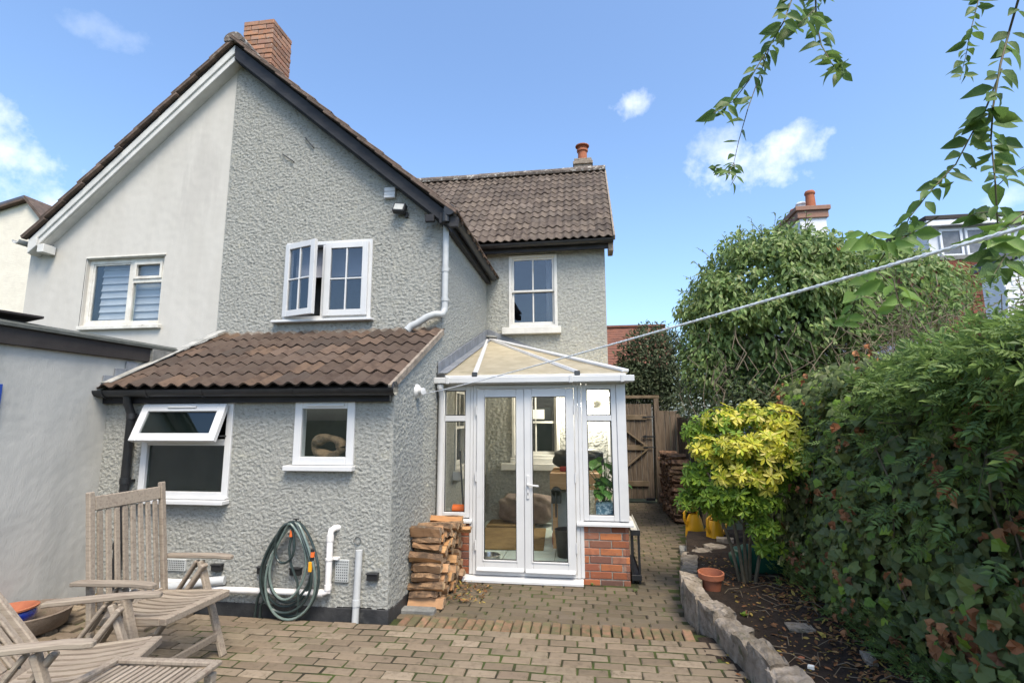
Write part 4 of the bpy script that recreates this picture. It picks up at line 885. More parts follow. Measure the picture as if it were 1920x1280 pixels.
# door frame, two leaves, threshold
m = MB(); m.box(-1.224, -1.185, PFY-.012, PFY+.06, .0, 1.974); m.box(-.13, -.091, PFY-.012, PFY+.06, .0, 1.974); m.box(-1.185, -.13, PFY-.012, PFY+.06, 1.935, 1.974); m.box(-1.185, -.13, PFY-.012, PFY+.06, .0, .045); m.build('door_frame', 'upvc', porch, bev=.004)
m = MB(); m.prism([(-1.315, PFY+.05, .0), (-1.315, PFY-.11, -.022), (-1.315, PFY-.11, -.05), (-1.315, PFY+.05, -.05)], (1.25, 0, 0)); m.build('threshold', 'upvc', porch, bev=.004)
def leaf_door(x0, x1, dy, handle):
    y0, y1 = PFY-.03+dy, PFY+.03+dy
    m = MB(); m.frame(x0, x1, .05, 1.93, y0, y1, .085, .105); d_ = m.build('door', 'upvc', porch, bev=.005)
    s = MB(); s.frame(x0+.079, x1-.079, .15, 1.851, y0+.012, y0+.02, .014); s.build('gasket', 'black', d_)
    b_ = MB(); b_.frame(x0+.07, x1-.07, .14, 1.86, y0-.006, y0+.01, .016); b_.build('bead', 'upvc', d_, bev=.003)
    pane(d_, x0+.08, x1-.08, .15, 1.85, y0+.03, 'glass_clear')
    w_ = MB(); w_.prism([(x0+.01, y0, .085), (x0+.01, y0-.03, .06), (x0+.01, y0-.03, .05), (x0+.01, y0, .05)], (x1-x0-.02, 0, 0)); w_.build('weather_bar', 'upvc', d_, bev=.003)
    for z in (.3, 1.0, 1.7):
        h_ = MB(); xx = x0-.006 if not handle else x1+.006; h_.tube([(xx, y0-.004, z-.05), (xx, y0-.004, z+.05)], .009, 8); h_.build('hinge', 'upvc', d_, smooth=True)
    if handle:
        h_ = MB(); xx = x0+.038; h_.box(xx-.015, xx+.015, y0-.012, y0+.001, .78, 1.02); h_.bar((xx, y0-.03, .925), (xx+.115, y0-.035, .915), .012, .018); h_.tube([(xx, y0, .925), (xx, y0-.035, .925)], .011, 10); h_.build('handle', 'upvc', d_, bev=.003)
        k = MB(); k.box(xx-.004, xx+.004, y0-.014, y0-.0121, .82, .845); k.build('dark_key_slot', 'black', d_)  # small black block painted in for the dark of the key slot
    return d_
leaf_door(-1.183, -.665, 0.0, False); leaf_door(-.663, -.132, -.012, True)
# roof
EY, EZ = PFY-.07, 2.075; AP = Vector((-1.60, YR-.02, 2.90)); E1 = Vector((-1.61, EY, EZ)); E2 = Vector((PX1+.03, EY, EZ)); E3 = Vector((PX1+.03, YR-.02, EZ))
def panel(a, b_, c_, name='roof_panel'):
    m = MB(); n = (b_-a).cross(c_-a).normalized(); n = n if n.z > 0 else -n; m.prism([a, b_, c_], n*.016); return m.build(name, 'poly', porch)
K1 = Vector((-1.20, EY, EZ)); K2 = Vector((-.085, EY, EZ))
panel(E1, K1, AP); panel(K1, K2, AP); panel(K2, E2, AP); panel(E2, E3, AP)
m = MB(); 
for k in (K1, K2):
    d_ = (AP-k); m.bar(k+d_*.004+Vector((0, 0, .02)), k+d_*.955+Vector((0, 0, .02)), .055, .02); m.bar(k+d_*.004+Vector((0, 0, .035)), k+d_*.955+Vector((0, 0, .035)), .03, .02)
m.build('glazing_bar', 'upvc', porch, bev=.004)
m = MB(); d_ = AP-E2; m.bar(E2+d_*.004+Vector((0, 0, .03)), E2+d_*.96+Vector((0, 0, .03)), .095, .035); m.build('hip_bar', 'upvc', porch, bev=.008)
m = MB()
for k in (K1, K2): m.box(k.x-.03, k.x+.03, EY-.02, EY+.01, EZ-.01, EZ+.04)
m.build('bar_end', 'dark_steel', porch, bev=.006)
m = MB(); m.box(-1.60, PX1+.02, EY-.012, EY+.02, EZ-.012, EZ+.006); m.build('eaves_trim', 'upvc', porch, bev=.004)
m = MB(); 
m.prism([(-1.66, EY-.02, 2.055), (-1.66, EY-.10, 2.055), (-1.66, EY-.095, 1.99), (-1.66, EY-.03, 1.985), (-1.66, EY-.02, 2.0)], (2.16, 0, 0)); m.build('gutter', 'upvc', porch, bev=.006)
m = MB()
for x in (-1.50, -.17, .36): m.prism([(x, EY-.015, 2.06), (x, EY-.107, 2.06), (x, EY-.10, 1.985), (x, EY-.025, 1.98)], (.035, 0, 0))
m.build('gutter_bracket', 'upvc', porch, bev=.004)
m = MB(); m.box(-1.62, PX1+.05, EY-.015, PFY-.009, 1.98, 2.06); m.build('fascia', 'upvc', porch)
m = MB(); m.box(.385, .45, EY, YR-.05, 2.0, 2.055); m.build('side_gutter', 'upvc', porch, bev=.005)
m = MB(); m.tube([(-1.575, EY-.045, 1.99), (-1.575, EY-.01, 1.93), (-1.575, PFY-.045, 1.85), (-1.58, PFY-.045, .53)], .034, 12); m.tube([(-1.575, EY-.045, 1.985), (-1.575, EY-.035, 1.94)], .04, 12); m.build('downpipe', 'upvc', porch, smooth=True)
# lead flashing up the side wall and along the rear wall
m = MB()
m.prism([E1+Vector((-.005, -.02, .02)), AP+Vector((-.01, 0, .03)), AP+Vector((-.01, 0, .19)), E1+Vector((-.005, -.02, .15))], (.012, 0, 0))
m.prism([E1+Vector((.0, 0, .03)), AP+Vector((.0, 0, .03)), AP+Vector((.10, 0, .03)), E1+Vector((.10, 0, .03))], (0, 0, .012))
m.prism([AP+Vector((0, -.0, .04)), E3+Vector((0, 0, .04)), E3+Vector((0, 0, .16)), AP+Vector((0, 0, .19))], (0, .012, 0))
m.prism([AP+Vector((0, -.10, .04)), E3+Vector((0, -.10, .03)), E3+Vector((0, 0, .04)), AP+Vector((0, 0, .05))], (0, 0, .01))
m.build('flashing', 'lead', porch, bev=.002)
m = MB(); m.prism([AP+Vector((-.03, -.16, .035)), AP+Vector((.14, -.16, .02)), AP+Vector((.16, 0, .03)), AP+Vector((-.03, 0, .06))], (0, 0, .03)); m.build('apex_cap', 'lead_white', porch, bev=.006)
m = MB(); m.box(-1.63, -1.53, EY-.03, EY+.04, 2.055, 2.10); m.build('flashing_end', 'dark_steel', porch, bev=.01)
# floor tiles
m = MB(); m.box(-1.62, PX1-.21, PFY+.06, YR-.02, -.2, -.012); pf = m.build('floor', 'mortar', porch)
ftm = MB(); ftm.box(-.148, .148, -.148, .148, -.01, .004); ftm = ftm.mesh('floor_tile', bev=.003); ftm.materials.append(M['floor_tile'])
for i in range(6):
    for j in range(9): link(bpy.data.objects.new('floor_tile', ftm), pf, Matrix.Translation((-1.46+i*.302, PFY+.22+j*.302, -.004)))
# ---- things inside the porch
rg = MB(); rg.box(-.47, .47, -.62, .62, 0, .018); o = rg.build('rug', 'rug', None, bev=.006, mw=Matrix.Translation((-1.06, 7.22, .002)) @ Matrix.Rotation(R(3), 4, 'Z')); setprops(o, 'flat brown doormat on the pale porch floor', 'mat')
rg = MB(); rg.box(-.45, .45, -.28, .28, 0, .06); o = rg.build('blanket', 'rug', None, bev=.02, mw=Matrix.Translation((-1.16, 8.07, .002)) @ Matrix.Scale(.8, 4)); setprops(o, 'folded brown blanket against the wall inside the porch', 'blanket')
def cushion(name, label, cat, c, s, material, seed):
    bm = bmesh.new(); bmesh.ops.create_icosphere(bm, subdivisions=4, radius=1)
    g_ = np.random.default_rng(seed); ph = g_.random(6)*6
    for v in bm.verts:
        p = v.co; k = 1+.06*math.sin(p.x*5+ph[0])*math.cos(p.y*4+ph[1])+.04*math.sin(p.z*9+p.x*7+ph[2])
        q = Vector([math.copysign(abs(t)**.62, t) for t in p])*k; v.co = Vector((q.x*s[0], q.y*s[1], q.z*s[2]))
    for f_ in bm.faces: f_.smooth = True
    me = bpy.data.meshes.new(name); bm.to_mesh(me); bm.free(); return setprops(mesh_obj(name, me, material, None, Matrix.Translation(c)), label, cat)
cushion('cushion', 'large grey-brown floor cushion behind the porch doors', 'cushion', (-.93, 8.12, .25), (.42, .18, .22), 'fabric', 3)
for x, y, lb in ((-1.13, 6.08, 'larger steel dog bowl behind the left door leaf'), (-1.27, 5.92, 'smaller steel bowl nearest the left door leaf')):
    m = MB(); s_ = 1 if x > -1.2 else .8
    m.lathe([(.10*s_, 0), (.115*s_, .01), (.12*s_, .075*s_), (.11*s_, .08*s_), (.095*s_, .02), (.001, .015)], (0, 0, 0), 24); o = m.build('bowl', 'steel', None, smooth=True, mw=Matrix.Translation((x, y, 0))); setprops(o, lb, 'bowl', 'dog bowls in the porch')
wb = thing('workbench', 'wooden workbench with steel vice seen through the right door', 'workbench', (-.15, 7.1, 0))
B('top', 'bench_wood', wb, (-.48, .17, 6.75, 7.55, .72, .92), bev=.006); m = MB(); 
for x in (-.42, .12):
    for y in (6.8, 7.5): m.box(x-.03, x+.03, y-.03, y+.03, 0, .72)
m.build('leg', 'bench_wood', wb); m = MB(); m.tube([(-.40, 6.66, .70), (-.40, 6.76, .70)], .06, 14); m.tube([(-.40, 6.64, .70), (-.40, 6.64, .40)], .012, 8); m.box(-.46, -.34, 6.66, 6.76, .56, .72); m.build('vice', 'dark_steel', wb, bev=.004)
bg_ = cushion('tool_bag', 'black bag lying on the workbench', 'bag', (-.12, 7.35, 1.05), (.35, .2, .14), 'black', 5)
m = MB(); m.box(-.06, .07, -.05, .05, 0, .06); o = m.build('red_tool', 'red_plastic', None, bev=.01, mw=Matrix.Translation((-.30, 7.0, .922))); setprops(o, 'small red tool on top of the workbench', 'tool')
m = MB(); m.box(-.48, -.05, 6.95, 7.5, .16, .68); o = m.build('storage_box', 'plastic_box', None, bev=.02); setprops(o, 'pale plastic storage box under the workbench', 'box')
m = MB(); m.box(-.47, -.10, 6.92, 7.4, .0, .155); o = m.build('crate', 'red_plastic', None, bev=.01); setprops(o, 'low red crate under the plastic box in the porch', 'crate')
m = MB(); m.lathe([(.11, 0), (.135, .30), (.14, .31), (.125, .31), (.10, .02), (.001, .015)], (-.27, 6.42, 0), 20); o = m.build('bucket', 'black', None, smooth=True); setprops(o, 'black bucket behind the right door leaf', 'bucket')
# plant on the right sill
pp = thing('house_plant', 'leafy green house plant in a patterned blue pot on the porch sill', 'plant', (.16, 5.80, .566))
m = MB(); m.prism([(-.095, -.095, 0), (.095, -.095, 0), (.095, .095, 0), (-.095, .095, 0)], (0, 0, .17)); m.build('pot', 'pot_pattern', pp, bev=.015, mw=Matrix.Translation((.17, 5.79, .567)))
n = 46; base = np.array([.17, 5.79, .72]); pos = []; fw = []
for i in range(n):
    a = nr.random()*6.28; r_ = abs(nr.normal(0, .11)); h_ = nr.uniform(.08, .5); pos.append(base+[r_*math.cos(a)-.03, .5*r_*math.sin(a), h_]); fw.append([math.cos(a), math.sin(a), nr.uniform(-1.1, .1)])
pos = np.array(pos); fw = np.array(fw); BROAD = ([(0, 0, 0), (.3, .22, .05), (.36, .5, .06), (.2, .82, .03), (0, 1.05, -.08), (-.2, .82, .03), (-.36, .5, .06), (-.3, .22, .05), (0, .5, 0)], [(8, i, (i+1) % 8) for i in range(8)])
scatter('leaves', BROAD, pos, fw, np.tile([0, 0, 1.], (n, 1)), nr.uniform(.10, .17, n), 'leaf_house', pp)
m = MB()
for p in pos[:34]: m.tube([base+[0, 0, -.06], (base+p)/2+[0, 0, .06], p], .004, 5, cap=False)
m.build('stems', 'leaf_house', pp)
m = MB(); m.tube([(-1.50, 5.80, .62), (-1.30, 5.80, .62)], .05, 12); o = m.build('orange_roll', 'orange_plastic', None, bev=.006); setprops(o, 'orange plastic roll lying on the left porch sill', 'roll')
m = MB(); m.tube([(-1.545, 6.30, 1.22), (-1.40, 6.05, .0)], .011, 8); m.box(-1.47, -1.33, 6.02, 6.09, -.0, .05); o = m.build('broom', 'dark_steel', None); setprops(o, 'thin grey broom leaning on the wall behind the left side light', 'broom')
m = MB(); m.box(-.885, -.67, YR-.02, YR-.016, 1.60, 1.75); o = m.build('notice', 'paper', None); setprops(o, 'white paper notice stuck on the window behind the right door', 'notice')
lp = thing('wall_lamp', 'lit twin spotlight on the rear wall inside the porch', 'lamp', (-.02, YR-.1, 1.83))
m = MB(); m.tube([(-.02, YR-.01, 1.80), (-.02, YR-.03, 1.80)], .05, 14); m.tube([(-.10, YR-.06, 1.80), (.10, YR-.06, 1.80)], .012, 8); m.tube([(-.02, YR-.02, 1.80), (-.02, YR-.06, 1.80)], .012, 8); m.build('bracket', 'dark_steel', lp)
for x in (-.09, .08):
    m = MB(); m.lathe([(.018, 0), (.04, .03), (.045, .08), (.04, .08)], (0, 0, 0), 14); m.build('shade', 'dark_steel', lp, smooth=True, mw=Matrix.Translation((x, YR-.06, 1.80)) @ Matrix.Rotation(R(75), 4, 'X'))
    m = MB(); m.lathe([(.001, .084), (.02, .082), (.032, .072), (.036, .06)], (0, 0, 0), 12); m.build('bulb', 'lamp', lp, smooth=True, mw=Matrix.Translation((x, YR-.06, 1.80)) @ Matrix.Rotation(R(75), 4, 'X'))
pl_ = bpy.data.lights.new('lamp_light', 'POINT'); pl_.energy = 50; pl_.color = (1, .92, .78); pl_.shadow_soft_size = .05
plo = bpy.data.objects.new('lamp_light', pl_); link(plo, lp, Matrix.Translation((-.01, YR-.24, 1.80)))
# driftwood ring in the small window
rg = thing('driftwood_ring', 'brown driftwood ring standing on the sill inside the small window', 'ornament', (-2.24, 4.37, 1.30))
m = MB(); m.tube([(-2.24+.125*math.cos(t), 4.31, 1.375+.075*math.sin(t)) for t in np.linspace(0, 2*math.pi, 25)], .045, 10, cap=False, radii=[.04+.012*math.sin(3*t+1) for t in np.linspace(0, 2*math.pi, 25)]); m.build('ring', 'bark', rg, smooth=True)
# ================================================================ fittings on the walls
fl = thing('floodlight', 'small black floodlight under the white vent on the grey gable', 'lamp', (-2.15, 5.6, 4.1))
T = Matrix.Translation((-2.15, YG-.09, 4.10)) @ Matrix.Rotation(R(-18), 4, 'X') @ Matrix.Rotation(R(8), 4, 'Y')
m = MB(); m.box(-.075, .075, -.02, .05, -.06, .06, T); m.build('housing', 'black', fl, bev=.006)
m = MB(); m.box(-.058, .058, -.024, -.018, -.042, .042, T); m.build('lens', 'flood_glass', fl, bev=.002)
m = MB(); m.bar((-2.15, YG-.05, 4.05), (-2.08, YG, 4.04), .02, .02); m.box(-2.10, -2.06, YG-.04, YG, 4.0, 4.06); m.build('bracket', 'black', fl)
an = Vector((XR, 4.83, 1.875))
ar = thing('line_reel', 'white round clothes line reel fixed to the side wall beside the porch', 'line reel', an)
m = MB(); m.lathe([(.001, .0), (.062, .0), (.07, .012), (.055, .03), (.03, .05), (.028, .075), (.034, .08), (.034, .095), (.001, .1)], (0, 0, 0), 24); m.build('body', 'upvc', ar, smooth=True, mw=Matrix.Translation(an) @ Matrix.Rotation(R(90), 4, 'Y') @ Matrix.Rotation(R(25), 4, 'X'))
# rope of three laid strands, anchored at the reel, leaving past the camera on the right
A_ = an + Vector((.06, -.03, -.03)); B_ = PY(1919, 390.5, .55); dirv = (B_-A_).normalized(); C_ = B_ + dirv*1.7
rp = MB(); Lr = (C_-A_).length; n = 620; a1_ = dirv.cross(Vector((0, 0, 1))).normalized(); a2_ = a1_.cross(dirv)
for s_ in range(3):
    pts = []
    for i in range(n+1):
        t = (i/n); t = 1-(1-t)**1.6; L_ = t*Lr; ph = 2*math.pi*(L_/.024 + s_/3); p = A_ + dirv*L_ + a1_*(.0012*math.cos(ph)) + a2_*(.0012*math.sin(ph)) - Vector((0, 0, .06*4*t*(1-t)*.4)); pts.append(p)
    rp.tube(pts, .0018, 6)
ro = rp.build('clothes_line', 'rope', None, smooth=True); setprops(ro, 'white twisted clothes line running from the wall reel across the garden', 'rope')
# hose on the lean-to wall
ho = thing('garden_hose', 'dark green garden hose hung in loops from the outside tap', 'hose', (-2.43, 4.2, .3))
def loop(cx, top, bot, w, y, ph=0, n=40, sk=0.0, tp=2.2):
    pts = []
    for i in range(n+1):
        t = 2*math.pi*i/n + ph; c, s_ = math.cos(t), math.sin(t); k = (s_+1)/2
        wid = w*(1-.55*k**tp); pts.append((cx+sk*(1-k)+wid*c+.006*math.sin(3*t+w*40), y-.012*math.sin(t*2+w*30)-.01, bot+(top-bot)*k))
    return pts
for cx_, tp_, bt_, w_, y_, mt_ in ((-2.43, .775, .14, .20, 4.165, 'hose'), (-2.45, .77, .06, .25, 4.15, 'hose'), (-2.42, .765, .03, .28, 4.175, 'hose'), (-2.44, .76, .17, .17, 4.145, 'hose_stripe'), (-2.46, .755, .10, .23, 4.18, 'hose'), (-2.41, .76, .01, .24, 4.15, 'hose_stripe'), (-2.47, .76, .45, .10, 4.135, 'hose')):
    m = MB(); m.tube(loop(cx_, tp_, bt_, w_, y_, 1.57, sk=-.02), .0105, 8, cap=False); m.build('hose_loop', mt_, ho, smooth=True)
for pts in ([(-2.44, 4.15, .66), (-2.45, 4.14, .56), (-2.42, 4.13, .44), (-2.36, 4.14, .30), (-2.35, 4.15, .15), (-2.37, 4.18, 0.0), (-2.42, 4.2, -.06)], [(-2.66, 4.16, .26), (-2.72, 4.17, .16), (-2.75, 4.19, .02), (-2.745, 4.2, -.08)], [(-2.62, 4.16, .20), (-2.69, 4.17, .10), (-2.70, 4.19, -.08)]):
    m = MB(); m.tube(pts, .0105, 8); m.build('hose_tail', 'hose', ho, smooth=True)
m = MB(); m.tube([(-2.435, 4.145, .705), (-2.44, 4.145, .655)], .016, 12); m.build('tap_connector', 'orange_plastic', ho, smooth=True)
m = MB(); m.tube([(-2.235, 4.13, .545), (-2.237, 4.13, .505)], .017, 12); m.build('joiner', 'orange_plastic', ho, smooth=True)
m = MB(); m.box(-2.262, -2.233, 4.115, 4.14, .39, .47); m.build('trigger', 'amber_plastic', ho, bev=.004)
for z_ in (.565, .506): m = MB(); m.tube([(-2.236, 4.13, z_), (-2.238, 4.13, z_-.028)], .015, 10); m.build('sleeve', 'black', ho, smooth=True)
tp = thing('garden_tap', 'brass-grey outside tap behind the hose loops', 'tap', (-2.43, 4.25, .74)); m = MB(); m.tube([(-2.43, 4.25, .75), (-2.43, 4.17, .75), (-2.432, 4.15, .735), (-2.435, 4.145, .70)], .012, 10); m.tube([(-2.43, 4.19, .75), (-2.43, 4.19, .785)], .008, 8); m.box(-2.455, -2.405, 4.185, 4.195, .783, .792); m.build('spout', 'dark_steel', tp, smooth=True)

# ================================================================ logs
def log_mesh(L, r, kind):
    """split log along x: a wedge or half-round with bark on the round side"""
    m = MB(); n = 8; ns = 7; span = {0: math.pi*1.0, 1: math.pi*.55, 2: math.pi*2*.999, 3: math.pi*.75}[kind]
    a0 = rng.uniform(-.3, .3) + math.pi/2 - span/2; ring = []
    for k in range(n+1):
        a = a0+span*k/n; rr = r*rng.uniform(.82, 1.1); ring.append((rr*math.cos(a), rr*math.sin(a)))
    if kind != 2: ring.append((rng.uniform(-.15, .15)*r, rng.uniform(-.2, .05)*r))
    else: ring = ring[:-1]
    K = len(ring); cyx = sum(p[0] for p in ring)/K; czx = sum(p[1] for p in ring)/K
    vs = []
    for i in range(ns):
        t = i/(ns-1); x = -L/2+L*t; s_ = 1+.10*math.sin(t*3+r*90)+rng.uniform(-.05, .05); oy, oz = .010*math.sin(t*2.4+r*50), .008*math.cos(t*3+r*70)
        for y, z in ring: vs.append((x+rng.uniform(-.004, .004), (y-cyx)*s_+oy+rng.uniform(-.004, .004), (z-czx)*s_+oz+rng.uniform(-.004, .004)))
    b = len(m.v); m.v.extend(vs)
    for i in range(ns-1):
        for k in range(K):
            m.f.append([b+i*K+k, b+i*K+(k+1) % K, b+(i+1)*K+(k+1) % K, b+(i+1)*K+k]); m.m.append(0 if (k < n or kind == 2) else 1)
    m.f.append([b+k for k in range(K)]); m.m.append(2); m.f.append([b+(ns-1)*K+k for k in range(K)]); m.m.append(2)
    if kind != 2 and rng.random() < .6: m.m = [1 if (q == 0 and i % K < 3) else q for i, q in enumerate(m.m)]
    return m.mesh('log')
def ORD(n):
    return '%d%s' % (n, 'th' if 10 < n % 100 < 14 else {1: 'st', 2: 'nd', 3: 'rd'}.get(n % 10, 'th'))
def stack(x0, x1, y0, y1, z0, z1, lead, group, label, cats=('bark', 'logwood', 'logend'), r0=.034, r1=.058, namecount=14, lean=0.0):
    protos = []
    for i in range(namecount):
        me = log_mesh((x1-x0)*rng.uniform(.92, 1.04), rng.uniform(.05, .075), rng.choice([0, 0, 3, 3, 2, 1, 1])); 
        for c in cats: me.materials.append(M[c])
        ws = [v.co for v in me.vertices]; hy = max(v.y for v in ws)-min(v.y for v in ws); hz = max(v.z for v in ws)-min(v.z for v in ws); protos.append((me, hy, hz))
    cnt = {}; made = []
    ncol = max(2, int((y1-y0)/.098)); dy = (y1-y0)/ncol
    h = [z0+rng.uniform(0, .01) for _ in range(ncol)]
    while min(h) < z1-.03:
        c = min(range(ncol), key=lambda k: h[k] + rng.uniform(0, .02))
        lim = z1 - lead*(c/ncol)
        if h[c] > lim-.03: h[c] = 9; continue
        me, hy, hz = rng.choice(protos); s_ = min(1.3, dy*1.15/hy); th = hz*s_
        flip = rng.choice([0, 1]); a = rng.uniform(-.35, .35) + (math.pi if flip else 0)
        th = abs(math.cos(a))*hz*s_ + abs(math.sin(a))*hy*s_*.35
        y = y0+dy*(c+.5)+rng.uniform(-.01, .01)+lean*(h[c]-z0)
        mw = Matrix.Translation(((x0+x1)/2+rng.uniform(-.025, .02), y, h[c]+th*.46)) @ Matrix.Rotation(rng.gauss(0, .035), 4, 'Z') @ Matrix.Rotation(rng.gauss(0, .03), 4, 'Y') @ Matrix.Rotation(a, 4, 'X') @ Matrix.Scale(s_, 4)
        o = bpy.data.objects.new('firewood_log', me); link(o, None, mw); cnt[c] = cnt.get(c, 0)+1; setprops(o, '%s, %s up in %s column from front' % (label, ORD(cnt[c]), ORD(c+1)), 'log', group); made.append(o)
        h[c] += th*.84
    return made
stack(-1.60, -1.325, 4.66, 5.50, -.055, .64, 0.06, 'logs stacked by the porch', 'split log in the porch stack', lean=.10)
stack(1.36, 1.62, 8.75, 10.3, -.055, .98, -.06, 'logs stacked by the gate', 'weathered log in the gate stack', cats=('bark', 'log_old', 'log_old'), lean=.05)
# one stray offcut on top
for x, z, y, lb in ((-1.275, .50, 5.38, 'pale log offcut sticking out of the near stack beside the brick'),):
    me = log_mesh(.16, .05, 1)
    for c in ('logwood', 'logwood', 'logend'): me.materials.append(M[c])
    o = bpy.data.objects.new('firewood_log', me); link(o, None, Matrix.Translation((x, y, z))); setprops(o, lb, 'log', 'logs stacked by the porch')
for x, y, s_, lb in ((-1.50, 4.59, (.17, .05, .05), 'mossy stone block under the front of the near log stack'),):
    m = MB(); m.box(-s_[0], s_[0], -s_[1], s_[1], -.02, s_[2]); o = m.build('stone_block', 'concrete', None, bev=.012, mw=Matrix.Translation((x, y, -.055))); setprops(o, lb, 'stone')

# ================================================================ gate and fence
GY = 10.8
gate = thing('garden_gate', 'brown boarded wooden gate with diagonal braces at the end of the path', 'gate', (.9, GY, -.06))
bm_ = []
for i in range(4):
    m = MB(); m.box(-.054, .054, -.011, .011, 0, 1.86); me = m.mesh('board', bev=.005); me.materials.append(M['gate_wood']); bm_.append(me)
for i in range(8): link(bpy.data.objects.new('board', bm_[i % 4]), gate, Matrix.Translation((.46+i*.1125, GY+rng.gauss(0, .003), .03)))
for z in (.32, 1.02, 1.62):
    m = MB(); m.box(.42, 1.20, GY-.045, GY-.012, z-.05, z+.05); m.build('rail', 'rail_wood', gate, bev=.006)
for p, q in (((.45, .37), (1.18, .98)), ((1.12, 1.09), (.50, 1.57))):
    m = MB(); m.bar((p[0], GY-.03, p[1]), (q[0], GY-.03, q[1]), .03, .085, up=(0, 1, 0)); m.build('brace', 'rail_wood', gate, bev=.005)
m = MB(); m.box(1.10, 1.36, GY-.06, GY-.046, 1.225, 1.255); m.box(1.14, 1.18, GY-.065, GY-.045, 1.21, 1.27); m.build('latch', 'black', gate)
for z in (1.03, 1.63): m = MB(); m.box(1.12, 1.36, GY-.056, GY-.046, z-.012, z+.012); m.build('hinge', 'dark_steel', gate)
m = MB(); m.box(1.13, 1.30, GY-.08, GY-.0, .0, .05); m.build('drop_bolt', 'black', gate)
fr = thing('gate_frame', 'weathered timber frame and top beam around the boarded gate', 'gate frame', (.9, GY, -.06))
B('post', 'gate_wood', fr, (1.35, 1.45, GY-.05, GY+.05, -.06, 2.0), bev=.006); B('post', 'gate_wood', fr, (.37, .41, GY-.05, GY+.05, -.06, 2.0), bev=.006); B('beam', 'rail_wood', fr, (.37, 1.46, GY-.055, GY+.05, 2.001, 2.06), bev=.006)
fp = thing('fence_panel', 'brown vertical board fence panel right of the gate', 'fence', (1.55, GY, 0))
m = MB(); m.box(-.05, .05, -.01, .01, 0, 1.80); fbm = m.mesh('board', bev=.005); fbm.materials.append(M['gate_wood'])
for i in range(4): link(bpy.data.objects.new('board', fbm), fp, Matrix.Translation((1.505+i*.104, GY+.02+rng.gauss(0, .004), -.05)))
fp2 = thing('side_fence', 'brown board fence running behind the far log stack', 'fence', (1.80, 9.5, 0))
for i in range(24): link(bpy.data.objects.new('board', fbm), fp2, Matrix.Translation((1.80+rng.gauss(0, .004), GY-.08-i*.104, -.05)) @ Matrix.Rotation(R(90), 4, 'Z') @ Matrix.Scale(.93, 4, (0, 0, 1)))
for z in (.3, 1.4): m = MB(); m.box(1.811, 1.85, 8.25, GY-.05, z, z+.07); m.build('rail', 'rail_wood', fp2)
# ================================================================ two-tier stand by the porch
sh = thing('shoe_rack', 'narrow black two-tier rack standing against the porch side wall', 'rack', (.47, 6.0, -.06))
for z in (.44, -.0): 
    m = MB(); m.box(.425, .515, 5.66, 6.55, z, z+.012); m.box(.425, .43, 5.66, 6.55, z+.0125, z+.035); m.box(.51, .515, 5.66, 6.55, z+.0125, z+.035); m.build('tray', 'black' if z < .2 else 'old_timber', sh, bev=.002)
    m = MB(); m.box(.42, .52, 5.65, 5.659, z-.02, z+.034); m.build('tray_end', 'black', sh, bev=.002)
for x in (.435, .505):
    for y in (5.70, 6.5): m = MB(); m.box(x-.011, x+.011, y-.014, y+.014, -.055, .439); m.build('leg', 'black', sh)
# ================================================================ watering cans, pots, blocks
def watering_can(name, label, loc, rz, s_=1.0):
    t = thing(name, label, 'watering can', loc, rz, 'yellow watering cans'); W0 = WMAT[t.name]
    m = MB(); secs = [(0, .10, .075), (.05, .108, .08), (.16, .10, .076), (.25, .08, .064), (.30, .055, .05)]; n = 16; vs = []; 
    for z, rx, ry in secs:
        for k in range(n):
            a = 2*math.pi*k/n; c, sn = math.cos(a), math.sin(a); vs.append((math.copysign(abs(c)**.7, c)*rx*s_, math.copysign(abs(sn)**.7, sn)*ry*s_, z*s_))
    fs = [(i*n+k, i*n+(k+1) % n, (i+1)*n+(k+1) % n, (i+1)*n+k) for i in range(len(secs)-1) for k in range(n)] + [tuple(range(n-1, -1, -1))]
    m.add(vs, fs); m.build('body', 'yellow_plastic', t, smooth=True, mw=W0)
    m = MB(); m.tube([(-.095*s_, 0, .17*s_), (-.125*s_, 0, .24*s_), (-.12*s_, 0, .32*s_), (-.06*s_, 0, .365*s_), (.03*s_, 0, .36*s_), (.05*s_, 0, .30*s_)], .017*s_, 8); m.build('handle', 'yellow_plastic', t, smooth=True, mw=W0)
    m = MB(); m.tube([(.09*s_, 0, .05*s_), (.18*s_, 0, .16*s_), (.27*s_, 0, .31*s_)], .02*s_, 8, radii=[.024*s_, .017*s_, .012*s_]); m.build('spout', 'yellow_plastic', t, smooth=True, mw=W0)
watering_can('watering_can', 'yellow watering can standing on the path beside the far logs', (1.45, 7.72, -.055), R(15), 1.15)
watering_can('watering_can', 'yellow watering can half hidden under the lime shrub', (1.60, 7.20, -.02), R(40), 1.1)
def block(name, label, c, s_, rot, material='concrete', group=None):
    m = MB(); m.box(-s_[0]/2, s_[0]/2, -s_[1]/2, s_[1]/2, 0, s_[2]); o = m.build(name, material, None, bev=.008, mw=Matrix.Translation(c) @ Matrix.Rotation(rot[2], 4, 'Z') @ Matrix.Rotation(rot[0], 4, 'X') @ Matrix.Rotation(rot[1], 4, 'Y')); return setprops(o, label, 'block', group)
block('concrete_block', 'grey block lying flat at the back end of the stone edging', (1.17, 6.98, -.05), (.11, .26, .06), (0, 0, R(-8)), group='loose blocks on the path')
block('concrete_block', 'dark block propped on edge nearest the path beside the stones', (1.27, 6.86, -.045), (.06, .24, .12), (0, R(18), R(-16)), group='loose blocks on the path')
block('concrete_block', 'pale block behind the propped dark block', (1.36, 7.25, -.05), (.22, .10, .09), (0, 0, R(10)), group='loose blocks on the path')
block('concrete_block', 'brown block resting on the stones beside the second watering can', (1.66, 6.95, .06), (.20, .10, .09), (0, 0, R(-12)), 'stone', group='loose blocks on the path')
